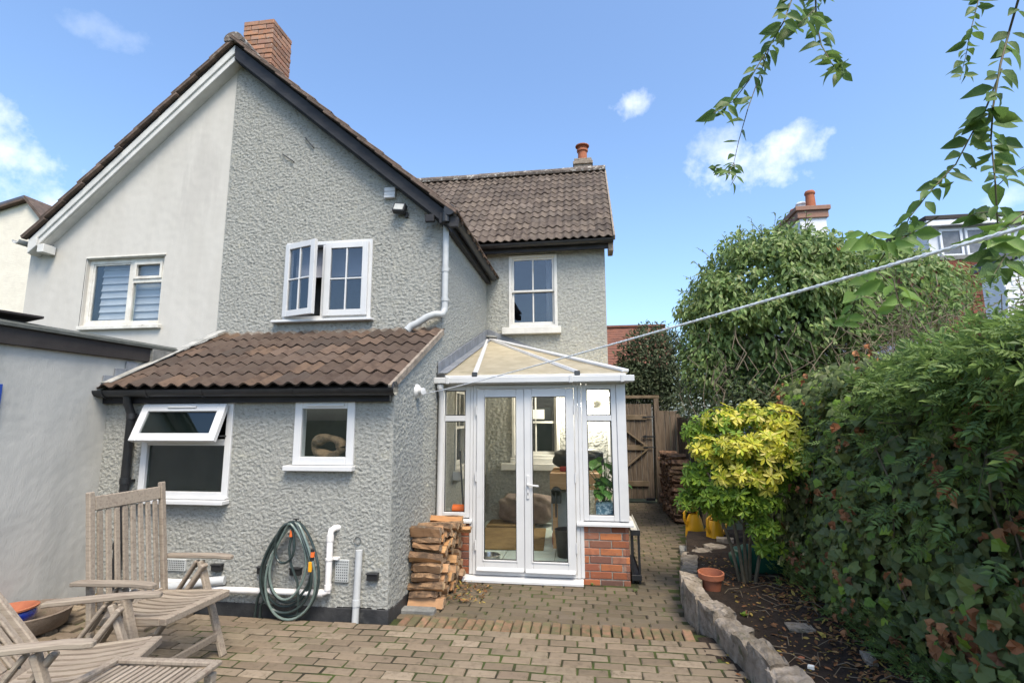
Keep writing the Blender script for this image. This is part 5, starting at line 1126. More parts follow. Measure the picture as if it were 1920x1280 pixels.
tpot = thing('flower_pot', 'empty terracotta flower pot behind the stone edging', 'pot', (1.08, 5.12, .06))
m = MB(); m.lathe([(.065, 0), (.082, .11), (.098, .115), (.102, .155), (.09, .157), (.078, .10), (.06, .02), (.001, .02)], (0, 0, 0), 28); m.build('body', 'terracotta', tpot, smooth=True, mw=Matrix.Translation((1.08, 5.12, .065)) @ Matrix.Rotation(R(4), 4, 'X') @ Matrix.Scale(1.12, 4))
sau = thing('plant_saucer', 'wide shallow stone-coloured bowl on the paving by the left wall', 'bowl', (-4.02, 3.68, .08))
m = MB(); m.lathe([(.24, 0), (.29, .03), (.315, .13), (.325, .155), (.305, .16), (.285, .12), (.25, .03), (.001, .03)], (0, 0, 0), 36); m.build('bowl', 'saucer', sau, smooth=True, mw=Matrix.Translation((-4.13, 3.50, .085)) @ Matrix.Scale(.86, 4))
bpot = thing('blue_pot', 'glossy cobalt blue pot with terracotta rim set in the shallow bowl', 'pot', (-4.12, 3.58, .12))
Tb = Matrix.Translation((-4.225, 3.46, .125)) @ Matrix.Rotation(R(-3), 4, 'Y') @ Matrix.Scale(.8, 4)
m = MB(); m.lathe([(.14, 0), (.185, .03), (.205, .08), (.20, .125), (.19, .135)], (0, 0, 0), 36); m.build('body', 'blue_glaze', bpot, smooth=True, mw=Tb)
m = MB(); m.lathe([(.19, .135), (.215, .14), (.218, .155), (.20, .16), (.185, .14), (.15, .03), (.001, .03)], (0, 0, 0), 36); m.build('rim', 'terracotta', bpot, smooth=True, mw=Tb)
m = MB(); m.prism([(-3.62, 4.0, .05), (-3.48, 3.96, .05), (-3.42, 4.04, .05), (-3.55, 4.09, .05)], (0, 0, .02)); o = m.build('pot_shard', 'terracotta', None, bev=.005); setprops(o, 'broken terracotta shard on the paving behind the teak chair', 'shard')

# ================================================================ teak recliners: x across, y forwards, z up
def teak_chair(label, loc, rz, recline):
    t = thing('garden_chair', label, 'chair', loc, rz, 'weathered teak recliner chairs'); W0 = WMAT[t.name]
    def part(name, f_, bev=.006):
        m = MB(); f_(m); return m.build(name, 'teak', t, bev=bev, mw=W0)
    Wd = .27    # half width of the seat
    # seat: side rails, front rail, slats slightly dished
    for s_ in (-1, 1): part('seat_rail', lambda m: m.bar((s_*(Wd-.015), -.24, .395), (s_*(Wd-.015), .235, .425), .03, .05))
    part('front_rail', lambda m: m.bar((-Wd-.0, .255, .425), (Wd+.0, .255, .425), .05, .045))
    part('back_rail', lambda m: m.bar((-Wd+.03, -.215, .385), (Wd-.03, -.215, .385), .03, .05))
    for i in range(8):
        x = -Wd+.055 + i*(2*Wd-.11)/7
        def sl_(m, x=x):
            pts = [(x, -.20+.435*k/6, .418+.02*(k/6)-.018*math.sin(math.pi*k/6)) for k in range(7)]
            for k in range(6):
                a, b_ = pts[k], pts[k+1]; w_, h_ = .0195, .012
                vs = [(a[0]-w_, a[1], a[2]-h_/2), (a[0]+w_, a[1], a[2]-h_/2), (b_[0]+w_, b_[1], b_[2]-h_/2), (b_[0]-w_, b_[1], b_[2]-h_/2), (a[0]-w_, a[1], a[2]+h_/2), (a[0]+w_, a[1], a[2]+h_/2), (b_[0]+w_, b_[1], b_[2]+h_/2), (b_[0]-w_, b_[1], b_[2]+h_/2)]
                m.add(vs, [(0, 3, 2, 1), (4, 5, 6, 7)] + ([(0, 1, 5, 4)] if k == 0 else []) + ([(2, 3, 7, 6)] if k == 5 else []) + [(1, 2, 6, 5), (3, 0, 4, 7)])
        part('seat_slat', sl_, bev=0)
    # backrest, hinged at the seat back, leaning by recline
    Tb = Matrix.Translation((0, -.235, .33)) @ Matrix.Rotation(recline, 4, 'X')
    Hb = .84
    def bp_(name, *boxes):
        m = MB()
        for b_ in boxes: m.box(*b_, Tb)
        return m.build(name, 'teak', t, bev=.006, mw=W0)
    for s_ in (-1, 1): bp_('back_post', (s_*Wd-.02 if s_ < 0 else Wd-.02, s_*Wd+.02 if s_ < 0 else Wd+.02, -.018, .018, -.06, Hb))
    bp_('top_rail', (-Wd+.021, Wd-.021, -.013, .013, Hb-.12, Hb-.03)); bp_('lower_rail', (-Wd+.021, Wd-.021, -.013, .013, .05, .11))
    for i in range(8):
        x = -Wd+.062 + i*(2*Wd-.124)/7; bp_('back_slat', (x-.020, x+.020, -.008, .008, .111, Hb-.121))
    # arms
    for s_ in (-1, 1):
        xa = s_*(Wd+.055)
        def arm(m, xa=xa):
            pts = [(-.34, .025, .0), (-.30, .03, .005), (-.05, .033, .008), (.12, .030, .008), (.20, .032, .002), (.235, .018, -.003)]
            rear = Tb @ Vector((0, 0, .30)); 
            top = [(xa+w_, y, .615+(y+.34)*.03+dz) for y, w_, dz in pts] + [(xa-w_, y, .615+(y+.34)*.03+dz) for y, w_, dz in reversed(pts)]
            m.prism(top, (0, 0, .026))
        part('armrest', arm, .005)
        xl = s_*(Wd+.035)
        part('front_leg', lambda m: m.bar((xl, .235, 0), (xl, .0, .615), .028, .055, up=(1, 0, 0)))      # runs back up to the arm
        part('rear_leg', lambda m: m.bar((xl-s_*.03, -.36, 0), (xl-s_*.03, .06, .60), .028, .055, up=(1, 0, 0)))
        part('arm_strut', lambda m: m.bar((xl+s_*.005, -.03, .615), (xl+s_*.005, -.20, .36), .02, .045, up=(1, 0, 0)))
    part('front_stretcher', lambda m: m.bar((-Wd-.02, .185, .13), (Wd+.02, .185, .13), .022, .05)); part('rear_stretcher', lambda m: m.bar((-Wd-.0, -.28, .11), (Wd+.0, -.28, .11), .022, .05))
    m = MB()
    for s_ in (-1, 1):
        for y, z in ((.02, .57), (-.045, .57), (.10, .36)): m.tube([(s_*(Wd+.049), y, z), (s_*(Wd+.052), y, z)], .008, 8)
    m.build('bolts', 'dark_steel', t, mw=W0)['kind'] = 'stuff'
    return t
teak_chair('weathered teak recliner chair with upright slatted back facing right', (-2.77, 3.22, .0), R(-92), R(8))
teak_chair('weathered teak recliner chair with lowered back, cut off at the lower left', (-2.50, 2.38, 0), R(-70), R(38))
tb = thing('garden_table', 'slatted weathered teak table corner at the bottom of the picture', 'table', (-2.0, 2.15, 0), R(4)); W0 = WMAT[tb.name]
m = MB(); m.frame(-.27, .27, -.27, .27, -.0, .022, .035); me = None
Tt = W0 @ Matrix.Translation((0, 0, .46)) @ Matrix.Rotation(R(90), 4, 'X')
m.build('top_frame', 'teak', tb, bev=.005, mw=Tt)
for i in range(15): m = MB(); x = -.22+i*.0315; m.box(x-.009, x+.009, -.234, .234, .443, .458); m.build('top_slat', 'teak', tb, bev=.002, mw=W0)
for x in (-.235, .235):
    for y in (-.235, .235): m = MB(); m.box(x-.02, x+.02, y-.02, y+.02, 0, .437); m.build('leg', 'teak', tb, bev=.004, mw=W0)
# ================================================================ stone edging, bed
def rock_mesh(sx, sy, sz, seed, rough=.16, sub=4):
    g_ = np.random.default_rng(seed); bm = bmesh.new(); bmesh.ops.create_cube(bm, size=2); bmesh.ops.subdivide_edges(bm, edges=bm.edges[:], cuts=sub, use_grid_fill=True)
    n3k = rough
    off = g_.random(3)*50
    from mathutils import noise as mn
    sk = g_.uniform(-.12, .12, 4)
    for v in bm.verts:
        p = v.co.copy(); q = Vector([math.copysign(1-(1-abs(t))**1.35 if abs(t) < 1 else 1, t) for t in p])
        rr = p.length; q = q*(1-.06*max(0, rr-1.25))
        n1 = mn.noise_vector(Vector(off)+p*1.1); n2 = mn.noise_vector(Vector(off)*2+p*3.1)
        n3 = mn.noise_vector(Vector(off)*3+p*6.3); q = q + n1*rough*1.4 + n2*rough*.75 + n3*rough*.4
        q.x *= 1+sk[0]*p.z; q.y *= 1+sk[1]*p.x; q.z *= 1+sk[2]*p.x+sk[3]*p.y
        v.co = Vector((q.x*sx/2, q.y*sy/2, q.z*sz/2))
    for f_ in bm.faces: f_.smooth = False
    me = bpy.data.meshes.new('stone'); bm.to_mesh(me); bm.free(); me.materials.append(M['stone'])
    return me
ew = thing('stone_edging', 'low rough stone edging wall between the paving and the flower bed', 'wall', (1.0, 4.5, 0))
y = 6.45; k = 0
while y > 2.3:
    L = rng.uniform(.20, .34) if y < 5.2 else rng.uniform(.14, .24); hgt = (.26 if y < 5.3 else .17)*rng.uniform(.88, 1.12); wd = rng.uniform(.14, .18) if y < 5.2 else rng.uniform(.14, .18)
    ym = y-L/2; x = bnd(ym)+wd/2+rng.uniform(-.01, .015); tl = bnd(ym-.15)-bnd(ym+.15); ang = math.atan2(tl, .30)
    me = rock_mesh(wd, L*1.10, hgt, 100+k, .12, 7)
    link(bpy.data.objects.new('stone', me), ew, Matrix.Translation((x, ym, hgt/2-.075+.0)) @ Matrix.Rotation(ang, 4, 'Z') @ Matrix.Rotation(rng.gauss(0, .04), 4, 'Y')); y -= L; k += 1
for x, yy, s_ in ((1.30, 6.55, .22), (1.50, 6.70, .26), (1.25, 5.95, .16), (1.42, 6.35, .2)):
    link(bpy.data.objects.new('stone', rock_mesh(s_, s_*.8, s_*.55, 300+k, .2)), ew, Matrix.Translation((x, yy, .03)) @ Matrix.Rotation(rng.uniform(0, 3), 4, 'Z')); k += 1
def bedz(x, y): return .085 + .03*float(perlin(np.array([x*1.7]), np.array([y*1.7]), 3)[0]) + .018*float(perlin(np.array([x*7.]), np.array([y*7.]), 4)[0]) + .05*min(1, max(0, (x-1.3)))
us = np.linspace(0, 1, 61); vs_ = np.linspace(1.9, 7.6, 116); P_ = [(bnd(v)+.07+(3.2-bnd(v)-.07)*u, v) for v in vs_ for u in us]
bed = mesh_obj('flower_bed', np_mesh('flower_bed', [(x, y, bedz(x, y)) for x, y in P_], [(j*61+i, j*61+i+1, (j+1)*61+i+1, (j+1)*61+i) for j in range(115) for i in range(60)], smooth=True), 'soil'); setprops(bed, kind='structure')
def ground_leaves(name, n, box, material, size, zf, seed=1, flat=.35, tmpl=LEAF, kind='stuff'):
    g_ = np.random.default_rng(seed); x = g_.uniform(box[0], box[1], n); y = g_.uniform(box[2], box[3], n); pos = np.stack([x, y, [zf(a, b_)+.008 for a, b_ in zip(x, y)]], 1)
    a = g_.uniform(0, 6.28, n); fw = np.stack([np.cos(a), np.sin(a), g_.normal(0, flat, n)], 1); up = np.stack([g_.normal(0, flat, n), g_.normal(0, flat, n), np.ones(n)], 1)
    o = scatter(name, tmpl, pos, fw, up, g_.uniform(size[0], size[1], n), material); return setprops(o, kind=kind)
setprops(ground_leaves('fallen_leaves', 900, (1.2, 1.95, 2.6, 6.2), 'leaf_litter', (.02, .055), bedz, 5), 'brown dead leaves scattered over the dark soil of the bed', 'leaves')
setprops(ground_leaves('bed_litter', 700, (1.55, 2.0, 2.6, 5.4), 'leaf_litter', (.03, .07), bedz, 6, .6), 'drift of brown leaves along the foot of the ivy', 'leaves')
g_ = ground_leaves('porch_litter', 170, (-1.33, -.98, 4.85, 5.42), 'leaf_litter', (.02, .055), lambda x, y: -.05+.03*max(0, 1-abs(x+1.28)*4), 7, .5); setprops(g_, 'orange-brown leaf litter on the paving in front of the log stack', 'leaves')
setprops(ground_leaves('corner_litter', 130, (-4.36, -3.5, 3.95, 4.18), 'leaf_litter', (.02, .05), lambda x, y: .10, 9, .6), 'dead leaves gathered in the corner behind the teak chair', 'leaves')
setprops(ground_leaves('edge_litter', 60, (.86, 1.0, 3.0, 4.1), 'leaf_litter', (.015, .04), lambda x, y: .0, 10, .6), 'leaf scraps along the foot of the stone edging', 'leaves')
tw = MB()
for i in range(70):
    x, y = rng.uniform(1.25, 1.95), rng.uniform(2.8, 5.6); a = rng.uniform(0, 6.28); L = rng.uniform(.06, .3); z = bedz(x, y)+.012
    tw.tube([(x, y, z), (x+L*.5*math.cos(a), y+L*.5*math.sin(a), z+rng.uniform(0, .03)), (x+L*math.cos(a+.3), y+L*math.sin(a+.3), z+.004)], .0025, 4)
o = tw.build('twigs', 'twig'); setprops(o, 'thin dry twigs strewn over the flower bed', 'twigs', kind='stuff')
for i, (px_, py_, s_, lb, mt_) in enumerate(((1500, 1172, (.18, .12, .03), 'flat grey-green slab of stone in the middle of the bed', 'stone'), (1630, 1230, (.16, .07, .03), 'flat grey stone on the soil near the front of the bed', 'stone'), (1520, 1242, (.035, .03, .02), 'small white pebble on the bare soil', 'paper'), (1500, 1222, (.05, .03, .012), 'pinkish stone chip on the bare soil', 'terracotta'))):
    p = PZ(px_, py_, .12); me = rock_mesh(s_[0], s_[1], s_[2], 400+i, .12, 2)
    if mt_ != 'stone': me.materials.clear(); me.materials.append(M[mt_])
    o = bpy.data.objects.new('bed_stone', me); link(o, None, Matrix.Translation((p.x, p.y, bedz(p.x, p.y)+s_[2]*.3)) @ Matrix.Rotation(i*1.3, 4, 'Z')); setprops(o, lb, 'stone')
def single_leaf(name, label, p, fw, up, size, material):
    o = scatter(name, LEAF, np.array([p]), np.array([fw], float), np.array([up], float), np.array([size]), material); return setprops(o, label, 'leaf')
p = PY(1780, 1262, 3.3); single_leaf('fallen_leaf', 'large tan fallen leaf at the bottom right of the bed', PZ(1795, 1275, .16), (-.5, .5, .55), (-.3, -.8, .3), .15, 'leaf_dead')
# small green seedlings
def tuft(name, label, p, n, s_, material, tmpl=LEAF, spread=.6):
    t = thing(name, label, 'weed', p); pos = np.tile(np.array(p, float), (n, 1)) + nr.normal(0, .008, (n, 3))*[1, 1, 0]; a = nr.uniform(0, 6.28, n)
    fw = np.stack([np.cos(a)*spread, np.sin(a)*spread, nr.uniform(.3, 1, n)], 1); scatter('leaves', tmpl, pos, fw, np.tile([0, 0, 1.], (n, 1)), nr.uniform(.6, 1, n)*s_, material, t); return t
p = PZ(1395, 1143, .13); tuft('seedling', 'bright green seedling with round leaves in the bare soil', (p.x, p.y, bedz(p.x, p.y)), 7, .05, 'leaf_lime', BROAD, 1.2)
for px_, py_, lb in ((1112, 1097, 'green weed at the foot of the right brick dwarf wall'), (985, 1088, 'tiny weed under the middle of the door threshold'), (1190, 1108, 'small weed at the outer corner of the porch')):
    p = PZ(px_, py_, -.055); tuft('paving_weed', lb, (p.x, p.y, -.055), 9, .045, 'leaf_jasmine', LEAFQ)

CRUMPLE = ([(0, 0, 0), (.32, .2, .22), (.40, .55, -.05), (.16, .8, .2), (0, 1, -.12), (-.22, .75, .16), (-.36, .45, .26), (-.3, .15, -.1), (0, .45, -.06)], [(8, i, (i+1) % 8) for i in range(8)])
# ================================================================ ivy hedge along the right
hedge = thing('ivy_hedge', 'tall dark green ivy covering the fence along the right side', 'hedge', (2.1, 4.2, 0))
for i in range(34): pass
fm = MB(); fm.box(2.28, 2.34, 1.4, 7.4, 0, 1.58); fm.build('fence', 'gate_wood', hedge)  # unseen solid panel, added behind the ivy to block light
def ivy_surface(n, seed, depth=.0):
    g_ = np.random.default_rng(seed); y = g_.uniform(1.5, 7.0, n); z = g_.uniform(.08, 2.1, n)
    bul = .16*perlin(y*1.1, z*1.3, 5) + .09*perlin(y*3, z*3, 6) + .05*perlin(y*7, z*7, 7)
    x = 2.02 - bul - .12*np.sin(np.clip(z/1.7, 0, 1)*math.pi) + .35*np.clip((z-1.75)/.35, 0, 1)**2 + depth + g_.normal(0, .03, n) - .05*(z < .5) + .25*np.clip((y-5.2)/1.8, 0, 1)
    return np.stack([x, y, z], 1), g_
for nm, n, seed, dep, size, mt_ in (('leaves', 8200, 1, 0.0, (.035, .095), 'leaf_ivy'), ('leaves', 6200, 2, .07, (.035, .08), 'leaf_ivy'), ('leaves', 3600, 3, .15, (.05, .09), 'leaf_ivy')):
    pos, g_ = ivy_surface(n, seed, dep)
    nx_ = np.stack([-np.ones(n), g_.normal(-.45, .6, n), g_.normal(.55, .55, n)], 1); fw = np.stack([g_.normal(-.35, .5, n), g_.normal(-.1, .8, n), g_.normal(-.8, .5, n)], 1)
    scatter(nm, IVY, pos, fw, nx_, g_.uniform(size[0], size[1], n)*(.75+.5*g_.random(n)), mt_, hedge)
n = 120; pos, g_ = ivy_surface(900, 9, -.05); cl = pos[g_.integers(0, 900, 95)]; pos = np.repeat(cl, 5, 0) + g_.normal(0, .05, (475, 3))-[.03, 0, 0]; n = len(pos)
scatter('dead_leaves', CRUMPLE, pos, np.stack([g_.normal(0, .5, n), g_.normal(0, .6, n), -np.ones(n)], 1), unit(n)*.8+[-1, -.2, .2], g_.uniform(.05, .09, n), 'leaf_dead', hedge)
st_ = MB()
for i in range(40):
    y = rng.uniform(2.0, 6.6); x = 2.0+rng.uniform(-.05, .1); pts = [(x-.05, y, .05)]
    for k in range(5): y += rng.gauss(0, .1); x += rng.gauss(0, .03); pts.append((x, y, .05+.28*(k+1)))
    st_.tube(pts, .006, 5)
for i in range(16):
    pos_, g2 = ivy_surface(1, 50+i, -.08); p = Vector(pos_[0]); st_.tube([p, p+Vector((-.03, rng.uniform(-.15, .15), -.12)), p+Vector((-.05, rng.uniform(-.3, .3), -.3))], .003, 4)
st_.build('stems', 'stem', hedge)
n = 420; pos, g_ = ivy_surface(n, 4, -.04)
scatter('large_leaves', IVY, pos, np.stack([g_.normal(-.4, .5, n), g_.normal(-.1, .7, n), -np.ones(n)], 1), np.stack([-np.ones(n), g_.normal(-.5, .5, n), g_.normal(.8, .4, n)], 1), g_.uniform(.07, .11, n), 'leaf_ivy', hedge)
n = 260; pos, g_ = ivy_surface(n, 14, -.07); scatter('young_leaves', IVY, pos, np.stack([g_.normal(-.4, .5, n), g_.normal(-.1, .7, n), -np.ones(n)], 1), np.stack([-np.ones(n), g_.normal(-.5, .5, n), g_.normal(.8, .4, n)], 1), g_.uniform(.04, .08, n), 'leaf_lime', hedge)
n = 620; g_ = np.random.default_rng(77); y = g_.uniform(2.2, 6, n); pos = np.stack([1.86+g_.normal(0, .06, n), y, .1+np.abs(g_.normal(0, .14, n))], 1)
scatter('low_leaves', PINNATE, pos, np.stack([-np.ones(n)*.6, g_.normal(0, .6, n), g_.normal(.5, .4, n)], 1), np.tile([0, 0, 1.], (n, 1)), g_.uniform(.06, .12, n), 'leaf_jasmine', hedge)

# jasmine spilling over the hedge top
jas = thing('jasmine_bush', 'mid green fine-leaved jasmine spilling over the top of the ivy', 'bush', (2.6, 3.6, 1.2))
def spray_mass(name, n, c, r_, size, material, parent, seed, tmpl=PINNATE, shell=.55, bias=(-.5, -.35, -.15), upb=(-.4, -.5, .9), zmin=None):
    g_ = np.random.default_rng(seed); d_ = g_.normal(size=(n, 3)); d_ /= np.linalg.norm(d_, axis=1, keepdims=True)
    rad = g_.uniform(shell, 1.0, n)**.6; lump = 1+.22*perlin(d_[:, 0]*2.3+seed, d_[:, 2]*2.3+d_[:, 1]*1.7, seed)+.12*perlin(d_[:, 0]*6, d_[:, 2]*6+d_[:, 1]*5, seed+1)
    pos = np.array(c)+d_*np.array(r_)*(rad*lump)[:, None]
    fw = d_*.9+g_.normal(0, .55, (n, 3))+np.array(bias); up = d_+np.array(upb)*.5+g_.normal(0, .35, (n, 3))
    if zmin is not None: k_ = pos[:, 2] > zmin; pos, fw, up = pos[k_], fw[k_], up[k_]
    return scatter(name, tmpl, pos, fw, up, g_.uniform(size[0], size[1], len(pos)), material, parent)
spray_mass('foliage', 4200, (2.50, 3.2, 1.78), (.7, 1.3, .36), (.075, .14), 'leaf_jasmine', jas, 31, bias=(-.7, -.3, -.25))
spray_mass('foliage', 2500, (2.60, 4.6, 1.72), (.6, .95, .30), (.075, .14), 'leaf_jasmine', jas, 32, bias=(-.7, -.3, -.25))
spray_mass('foliage', 1500, (2.1, 2.5, 1.78), (.35, .8, .32), (.075, .14), 'leaf_jasmine', jas, 33, bias=(-.7, -.3, -.4))
spray_mass('trailing_sprays', 240, (1.85, 3.3, 1.35), (.12, 1.5, .55), (.09, .17), 'leaf_jasmine', jas, 34, shell=.1, bias=(-.8, -.2, -.4))
st_ = MB()
for i in range(44):
    p = Vector((rng.uniform(2.1, 3.0), rng.uniform(2.4, 5.2), rng.uniform(1.3, 1.6))); st_.tube([(p.x, p.y, .9), p, p+Vector((rng.uniform(-.3, 0), rng.uniform(-.2, .2), rng.uniform(.2, .5))), p+Vector((rng.uniform(-.55, -.1), rng.uniform(-.4, .2), rng.uniform(-.1, .55)))], .003, 4)
st_.build('stems', 'stem_green', jas)

# ================================================================ choisya
ch_ = thing('lime_shrub', 'lime and yellow leaved shrub on slender stems behind the terracotta pot', 'shrub', (1.46, 5.34, .1))
def rosettes(name, n, c, r_, size, material, seed, shell=.7, keep=None):
    g_ = np.random.default_rng(seed); d_ = g_.normal(size=(n, 3)); d_ /= np.linalg.norm(d_, axis=1, keepdims=True)
    rad = g_.uniform(shell, 1, n); lump = 1+.22*perlin(d_[:, 0]*2+seed, d_[:, 2]*2+d_[:, 1]*2, seed); pos = np.array(c)+d_*np.array(r_)*(rad*lump)[:, None]
    nrm = d_+np.array([0, -.25, .55])+g_.normal(0, .3, (n, 3)); fw = np.cross(nrm, g_.normal(size=(n, 3)))
    if keep is not None: k_ = keep(pos); pos, nrm, fw = pos[k_], nrm[k_], fw[k_]
    return scatter(name, ROSETTE, pos, fw, nrm, g_.uniform(size[0], size[1], len(pos)), material, ch_)
lob = [(1.10, 5.30, 1.48, .20, 'l'), (1.28, 5.18, 1.60, .20, 'm'), (1.52, 5.25, 1.64, .22, 'm'), (1.78, 5.22, 1.58, .21, 'y'), (1.98, 5.18, 1.42, .18, 'y'), (1.12, 5.12, 1.32, .20, 'y'), (1.36, 5.02, 1.36, .22, 'y'), (1.62, 5.0, 1.36, .22, 'y'),
       (1.86, 5.02, 1.24, .18, 'm'), (2.04, 5.15, 1.18, .13, 'y'), (1.30, 4.98, 1.12, .17, 'y'), (1.55, 5.0, 1.10, .16, 'y'), (1.05, 5.25, 1.08, .18, 'l'), (1.02, 5.28, .84, .19, 'l'), (1.20, 5.12, .92, .20, 'l'), (1.40, 5.08, .88, .18, 'l'), (1.60, 5.10, .86, .17, 'l'),
       (1.72, 5.2, 1.0, .15, 'l'), (1.58, 5.15, .62, .16, 'l'), (1.62, 5.2, .44, .13, 'l'), (1.45, 5.35, 1.2, .30, 'l'), (1.35, 5.4, .8, .25, 'l')]
for i, (x_, y_, z_, r_, kd) in enumerate(lob):
    n_ = int(1500*r_*r_); ny = {'y': .85, 'm': .5, 'l': .05}[kd]
    rosettes('yellow_crown' if ny > .3 else 'lime_crown', max(6, int(n_*max(ny, 1-ny))), (x_, y_, z_), (r_, r_*.9, r_*.72), (.05, .10), 'leaf_yellow' if ny > .3 else 'leaf_lime', 140+i, .35)
    if ny > .3: rosettes('lime_crown', max(4, int(n_*(1-ny)+6)), (x_, y_+.03, z_-.02), (r_, r_*.9, r_*.7), (.05, .09), 'leaf_lime', 240+i, .3)
st_ = MB()
for i, (dx, dy, h_) in enumerate(((0, 0, 1.2), (.03, .03, 1.3), (-.05, .02, 1.1), (.06, -.02, 1.25), (-.03, -.03, 1.0))):
    b_ = Vector((1.45+dx, 5.35+dy, .06)); st_.tube([b_, b_+Vector((dx*1.2, dy, .35)), b_+Vector((dx*4+.02, dy*2, .75)), b_+Vector((dx*8, dy*4, h_))], .014, 7, radii=[.018, .015, .012, .007])
for i in range(26):
    a = rng.uniform(0, 6.28); z = rng.uniform(.55, 1.25); st_.tube([(1.46, 5.34, z), (1.46+.2*math.cos(a), 5.34+.18*math.sin(a), z+.12), (1.46+.42*math.cos(a), 5.34+.38*math.sin(a), z+.25)], .005, 5)
st_.build('trunk', 'stem', ch_, smooth=True)
m = cushion('green_bag', 'dark green plastic sack lying in the shade behind the lime shrub', 'bag', (1.68, 5.75, .2), (.26, .16, .13), 'green_plastic', 12)

# ================================================================ climber-covered dome
dome = thing('climber_tree', 'large rounded climber-covered tree above the ivy', 'tree', (2.6, 7.8, 0))
def crown(name, n, c, r_, size, material, parent, seed, shell=.72, tmpl=LEAF, droop=.5, zmin=None, upbias=.5, shingle=False):
    g_ = np.random.default_rng(seed); d_ = g_.normal(size=(n, 3)); d_ /= np.linalg.norm(d_, axis=1, keepdims=True)
    rad = g_.uniform(shell**3, 1, n)**(1/3); lump = 1+.20*perlin(d_[:, 0]*2.6+seed, d_[:, 2]*2.6+d_[:, 1]*2.1, seed)+.13*perlin(d_[:, 0]*7, d_[:, 2]*7+d_[:, 1]*6, seed+1)
    pos = np.array(c)+d_*np.array(r_)*(rad*lump)[:, None]
    fw = d_*.6+g_.normal(0, .6, (n, 3))+[0, 0, -droop]; up = d_+[0, 0, upbias]+g_.normal(0, .4, (n, 3))
    if shingle: fw = d_*.35+g_.normal(0, .55, (n, 3))+[0, 0, -.9]; up = d_*1.2+[0, -.3, .45]+g_.normal(0, .38, (n, 3))
    if zmin is not None: k_ = pos[:, 2] > zmin; pos, fw, up = pos[k_], fw[k_], up[k_]
    return scatter(name, tmpl, pos, fw, up, g_.uniform(size[0], size[1], len(pos)), material, parent)
crown('crown', 11500, (2.72, 7.75, 3.02), (1.28, 1.1, 1.22), (.075, .13), 'leaf_dome', dome, 51, .80, shingle=True)
g_ = np.random.default_rng(8)
for i in range(26):
    a = g_.uniform(-3.0, .2); t_ = g_.uniform(-.15, 1.25); q_ = np.array([math.cos(a)*math.cos(t_), math.sin(a)*math.cos(t_), math.sin(t_)]); c_ = np.array([2.72, 7.75, 3.02])+q_*np.array([1.22, 1.05, 1.15]); r_ = g_.uniform(.18, .42)
    crown('crown', int(900*r_), tuple(c_), (r_, r_, r_*.75), (.06, .125), 'leaf_dome', dome, 500+i, .2, shingle=True)
sp_ = MB()
for i in range(60):
    a = g_.uniform(-3.1, .1); t_ = g_.uniform(.1, 1.4); q_ = Vector((math.cos(a)*math.cos(t_), math.sin(a)*math.cos(t_), math.sin(t_))); b_ = Vector((2.72, 7.75, 3.02))+Vector((q_.x*1.25, q_.y*1.1, q_.z*1.2)); tip = b_+q_*g_.uniform(.1, .28)+Vector((g_.normal(0, .06), 0, g_.normal(0, .06)))
    sp_.tube([b_, (b_+tip)/2+Vector((0, 0, .02)), tip], .004, 4)
    m_ = 7; ps = np.array([b_.lerp(tip, k/6) for k in range(m_)]); scatter('sprig_leaves', LEAF, ps, np.array([q_]*m_)*.4+g_.normal(0, .7, (m_, 3)), g_.normal(0, .4, (m_, 3))+[0, -.4, .8], g_.uniform(.05, .085, m_), 'leaf_dome', dome)
sp_.build('sprigs', 'stem_green', dome)['kind'] = 'stuff'
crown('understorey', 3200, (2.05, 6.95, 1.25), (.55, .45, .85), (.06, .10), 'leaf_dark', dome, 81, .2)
crown('understorey', 1500, (2.75, 6.9, 1.7), (.5, .4, .5), (.06, .10), 'leaf_dome', dome, 82, .2)
crown('crown', 5600, (4.0, 7.7, 3.32), (1.15, .9, .70), (.075, .12), 'leaf_dome', dome, 52, .7, shingle=True)
crown('crown', 2300, (1.75, 7.5, 2.45), (.42, .55, .62), (.06, .10), 'leaf_dome', dome, 53, .4, shingle=True)
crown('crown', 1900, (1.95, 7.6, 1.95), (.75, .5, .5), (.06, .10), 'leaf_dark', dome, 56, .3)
crown('shaded_leaves', 4200, (2.6, 7.8, 2.7), (1.0, .8, .8), (.06, .10), 'leaf_dark', dome, 54, .2)  # inner leaves use the darker leaf colour to stand in for crown shade
crown('hanging_leaves', 1500, (2.6, 7.2, 2.1), (1.0, .4, .55), (.05, .09), 'leaf_dome', dome, 55, .2)
st_ = MB()
for i in range(150):
    x, y = rng.uniform(1.5, 4.2), rng.uniform(6.7, 7.9); z = rng.uniform(2.2, 3.0); pts = [(x, y, z)]
    for k in range(4): x += rng.gauss(0, .12); y += rng.gauss(-.02, .08); z -= rng.uniform(.08, .25); pts.append((x, y, z))
    st_.tube(pts, rng.uniform(.003, .007), 4)
for i in range(80):
    x, y, z = rng.uniform(3.0, 4.6), rng.uniform(6.4, 7.4), rng.uniform(2.2, 2.9); pts = [(x, y, z)]; a = rng.uniform(0, 6.28)
    for k in range(4): a += rng.gauss(0, .5); x += .2*math.cos(a); z += .13*math.sin(a); y += rng.gauss(0, .05); pts.append((x, y, z))
    st_.tube(pts, rng.uniform(.003, .006), 4)
st_.build('vines', 'twig', dome)
m = MB(); m.tube([(2.6, 7.8, -.1), (2.65, 7.75, 1.2), (2.55, 7.8, 2.4), (2.7, 7.8, 3.4)], .09, 9, radii=[.12, .1, .08, .04]); m.tube([(2.6, 7.8, 1.6), (3.2, 7.8, 2.4), (3.8, 7.8, 3.2)], .05, 7, radii=[.07, .05, .03]); m.build('trunk', 'stem', dome, smooth=True)
hip = MB(); hip.lathe([(.001, .03), (.016, .022), (.02, 0), (.014, -.022), (.001, -.028)], (0, 0, 0), 10)
